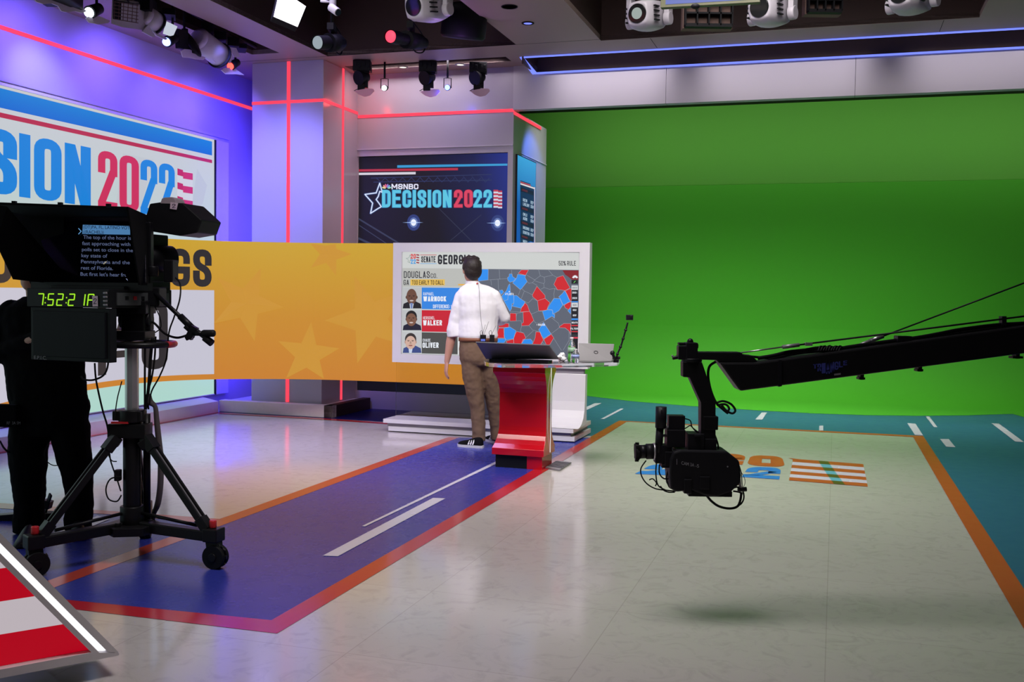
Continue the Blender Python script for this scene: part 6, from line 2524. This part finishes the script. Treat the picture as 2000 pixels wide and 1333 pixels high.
fresnel('barndoor_spotlight', 'white spotlight with a shining open barn door left of the black bracket', (303, 44), (284, 30), .10, [([(292, 52), (301, 28), (318, 40), (312, 66)], WL), ([(318, 66), (324, 42), (345, 52), (336, 72)], em((214, 222, 236), .8)), ([(296, 60), (312, 68), (326, 76), (322, 78), (304, 70)], WL), ([(276, 62), (288, 48), (302, 72), (296, 73)], WL)])  # the bright door is emissive: its lit face is put into the colour
fresnel('barndoor_spotlight', 'white spotlight with barn doors nearest the column', (428, 108), (388, 76), .12, [([(424, 112), (440, 91), (454, 112), (448, 124)], WL), ([(446, 92), (460, 94), (468, 112), (456, 112)], FLAPW), ([(406, 108), (416, 100), (424, 118), (420, 123)], FLAPW)])
t = thing('flap_spotlight', 'black bracket light with a white foil flap between the two barndoor spotlights', 'stage light', SL(360, 80))
b = MB()
b.beam(SL(352, 58), SL(354, 96), .05, .12, m=BLK)
b.beam(SL(361, 56), SL(362, 98), .05, .04, m=BLK)
b.box(SL(376, 96), (.09, .12, .10), m=BLK)
b.ell(SL(374, 84), (.04, .10, .16), Matrix.Rotation(-.6, 3, 'Y'), m=BLK)
hang(b, SL(360, 60))
b.build('housing', parent=t, bevel=.004)
flap([(352, 100), (358, 96), (370, 97), (384, 106), (400, 112), (396, 117), (382, 116), (368, 113), (356, 112)], FLAPW, .02).build('foil_flap', parent=t)
b = MB()
for (x, y, r) in ((405, 60, .09), (430, 76, .08), (455, 88, .09), (330, 30, .06), (470, 96, .05)):
    b.box(SL(x, y - 2, -.02), (.12, .24, r), rotz(.3), m=BLK)
b.cyl(SL(30, -160), SL(500, 92), .02, m=BLK)
tag(b.build('lighting_track', bevel=.004), 'black lighting track with connectors inside the left ceiling slot', 'track')
# ================================================================== CAMERA AND LIGHT
cam = bpy.data.cameras.new('camera')
cam.sensor_width = 36
cam.lens = 36 * FPX / 2000
cam.clip_end = 200
co = bpy.data.objects.new('camera', cam)
COL.objects.link(co)
M = Matrix((_R, _U, -_F)).transposed().to_4x4()
M.translation = EYE
co.matrix_world = M
SC.camera = co

w = bpy.data.worlds.new('studio')
SC.world = w
w.use_nodes = True
w.node_tree.nodes['Background'].inputs[0].default_value = (0.9, 0.85, 1.0, 1)
w.node_tree.nodes['Background'].inputs[1].default_value = 0.02


def area(name, loc, to, sx, sy, col, W, spread=180):
    l = bpy.data.lights.new(name, 'AREA')
    l.shape = 'RECTANGLE'
    l.size, l.size_y = sx, sy
    l.color = col
    l.energy = W
    l.spread = math.radians(spread)
    o = bpy.data.objects.new(name, l)
    COL.objects.link(o)
    o.location = loc
    d = (Vector(to) - Vector(loc)).normalized()
    z = -d
    x = UA - z * UA.dot(z)
    if x.length < .1:
        x = VA - z * VA.dot(z)
    x.normalize()
    y = z.cross(x)
    o.rotation_euler = Matrix((x, y, z)).transposed().to_euler()
    return o


def spot(name, loc, to, ang, col, W, blend=.5, r=.05):
    l = bpy.data.lights.new(name, 'SPOT')
    l.spot_size = math.radians(ang)
    l.spot_blend = blend
    l.color = col
    l.energy = W
    l.shadow_soft_size = r
    o = bpy.data.objects.new(name, l)
    COL.objects.link(o)
    o.location = loc
    o.rotation_euler = (Vector(to) - Vector(loc)).to_track_quat('-Z', 'Y').to_euler()
    return o


WH = (1.0, .94, .92)
# stage key and fill from the pits
area('key_stage', UV(-3.9, 5.0, 4.6), UV(-3.2, 9.6, 1.0), 1.6, 1.0, WH, 38, 90)
area('key_stage', UV(-1.0, 6.0, 4.7), UV(-2.6, 9.6, 1.0), 1.8, 1.0, WH, 41, 90)
area('fill_floor', UV(-0.6, 7.2, 4.9), UV(.1, 9.7, 0), 2.4, 2.0, WH, 84, 110)
area('fill_near', UV(-1.4, 3.6, 4.9), UV(-1.7, 5.0, 0), 1.6, 1.6, (1, .93, .95), 46, 90)
area('fill_left', UV(-4.6, 7.6, 4.9), UV(-5.0, 8.4, 0), 1.2, 1.6, (.6, .5, 1), 34, 60)  # added fill, tinted violet to stand for wall bounce on the left floor
# violet and blue washes along the left wall
VIO = (.15, .09, 1.0)
for v in (3.2, 4.6, 6.0, 7.4, 8.6):
    spot('wash_left_wall', UV(-6.46, v, 3.98), UV(-7.15, v + .3, 3.1), 140, VIO, 120, 1.0, .06)
spot('wash_left_wall', UV(-6.46, 7.6, 3.98), UV(-7.15, 7.9, 3.1), 70, (.28, .30, 1.0), 110, 1.0, .05)
for v in (9.5, 10.1):
    spot('wash_left_wall', UV(-6.46, v, 3.98), UV(-7.15, v + .4, 3.0), 110, (.18, .12, 1.0), 75, 1.0, .05)
# column front
spot('wash_column', UV(-5.78, 8.9, 4.0), UV(-6.2, 10.65, 2.5), 62, (.20, .20, 1.0), 560, 1.0, .1)
# deep blue in the niche between left wall and column
spot('wash_niche', UV(-6.85, 10.3, .35), UV(-6.95, 11.5, 1.4), 100, (.045, .02, 1.0), 90, 1.0, .08)
area('wash_niche', UV(-6.64, 11.0, 2.0), UV(-7.15, 11.0, 2.0), .06, 3.4, (.045, .02, 1.0), 34, 170)
area('fill_column_side', UV(-3.9, 10.3, 4.0), UV(-5.67, 11.1, 2.0), .4, .4, (1, .55, .66), 4.5, 70)  # added pink fill for the column's side face, without a fixture
# wall washers over the back screen
area('wash_back_wall', UV(-4.62, 11.15, 4.132), UV(-4.62, 11.50, 3.2), 1.75, .04, (1.0, .88, .96), 8, 150)
spot('wash_side', UV(-3.0, 11.9, 3.6), UV(-3.66, 12.3, 3.0), 60, (.12, .22, 1.0), 60, .6, .05)
# scallops on the header, from above in the cove
for (u, L) in ((-2.5, 1.35), (-.60, 1.75), (1.66, 2.0), (4.4, 1.8)):
    area('wash_header', UV(u, 11.17, 4.38), UV(u, 11.5, 3.70), L, .08, (.98, .92, 1.0), 3.4, 60)
# added point lights: coloured spill of the slot lamps, fill on soffit and column
def glow(name, p, col, W):
    l = bpy.data.lights.new(name, 'POINT')
    l.color = col
    l.energy = W
    l.shadow_soft_size = .04
    o = bpy.data.objects.new(name, l)
    COL.objects.link(o)
    o.location = p
glow('glow_column', UV(-5.42, 11.2, 3.72), (1, .05, .04), 2.2)
glow('glow_column', UV(-5.9, 9.7, 3.2), (.4, .33, 1), 8)  # added violet light to lift the upper column; no fixture of its own
glow('glow_violet', UV(-5.75, 8.6, 3.3), (.4, .2, 1), 3)
glow('glow_blue', UV(-4.35, 11.05, 3.72), (.1, .1, 1), 2.5)
glow('glow_violet', UV(-3.5, 9.2, 3.7), (.4, .15, .8), 4)
# chroma bay
area('chroma_upper', UV(-.2, 12.6, 4.27), UV(-.2, 15.64, 3.75), 8.0, .25, (1, 1, .9), 36, 70)
area('chroma_top', UV(-.6, 12.3, 4.2), UV(-.4, 13.9, 0.0), 7.0, .6, (1, 1, .96), 105, 90)

SC.view_settings.view_transform = 'Standard'
SC.view_settings.look = 'None'
SC.view_settings.exposure = 0.0
SC.view_settings.gamma = 1.0
SC.view_settings.use_curve_mapping = False
SC.cycles.max_bounces = 7
SC.cycles.use_adaptive_sampling = True
SC.cycles.adaptive_threshold = 0.015
SC.cycles.use_denoising = True
SC.cycles.caustics_reflective = False
SC.cycles.caustics_refractive = False
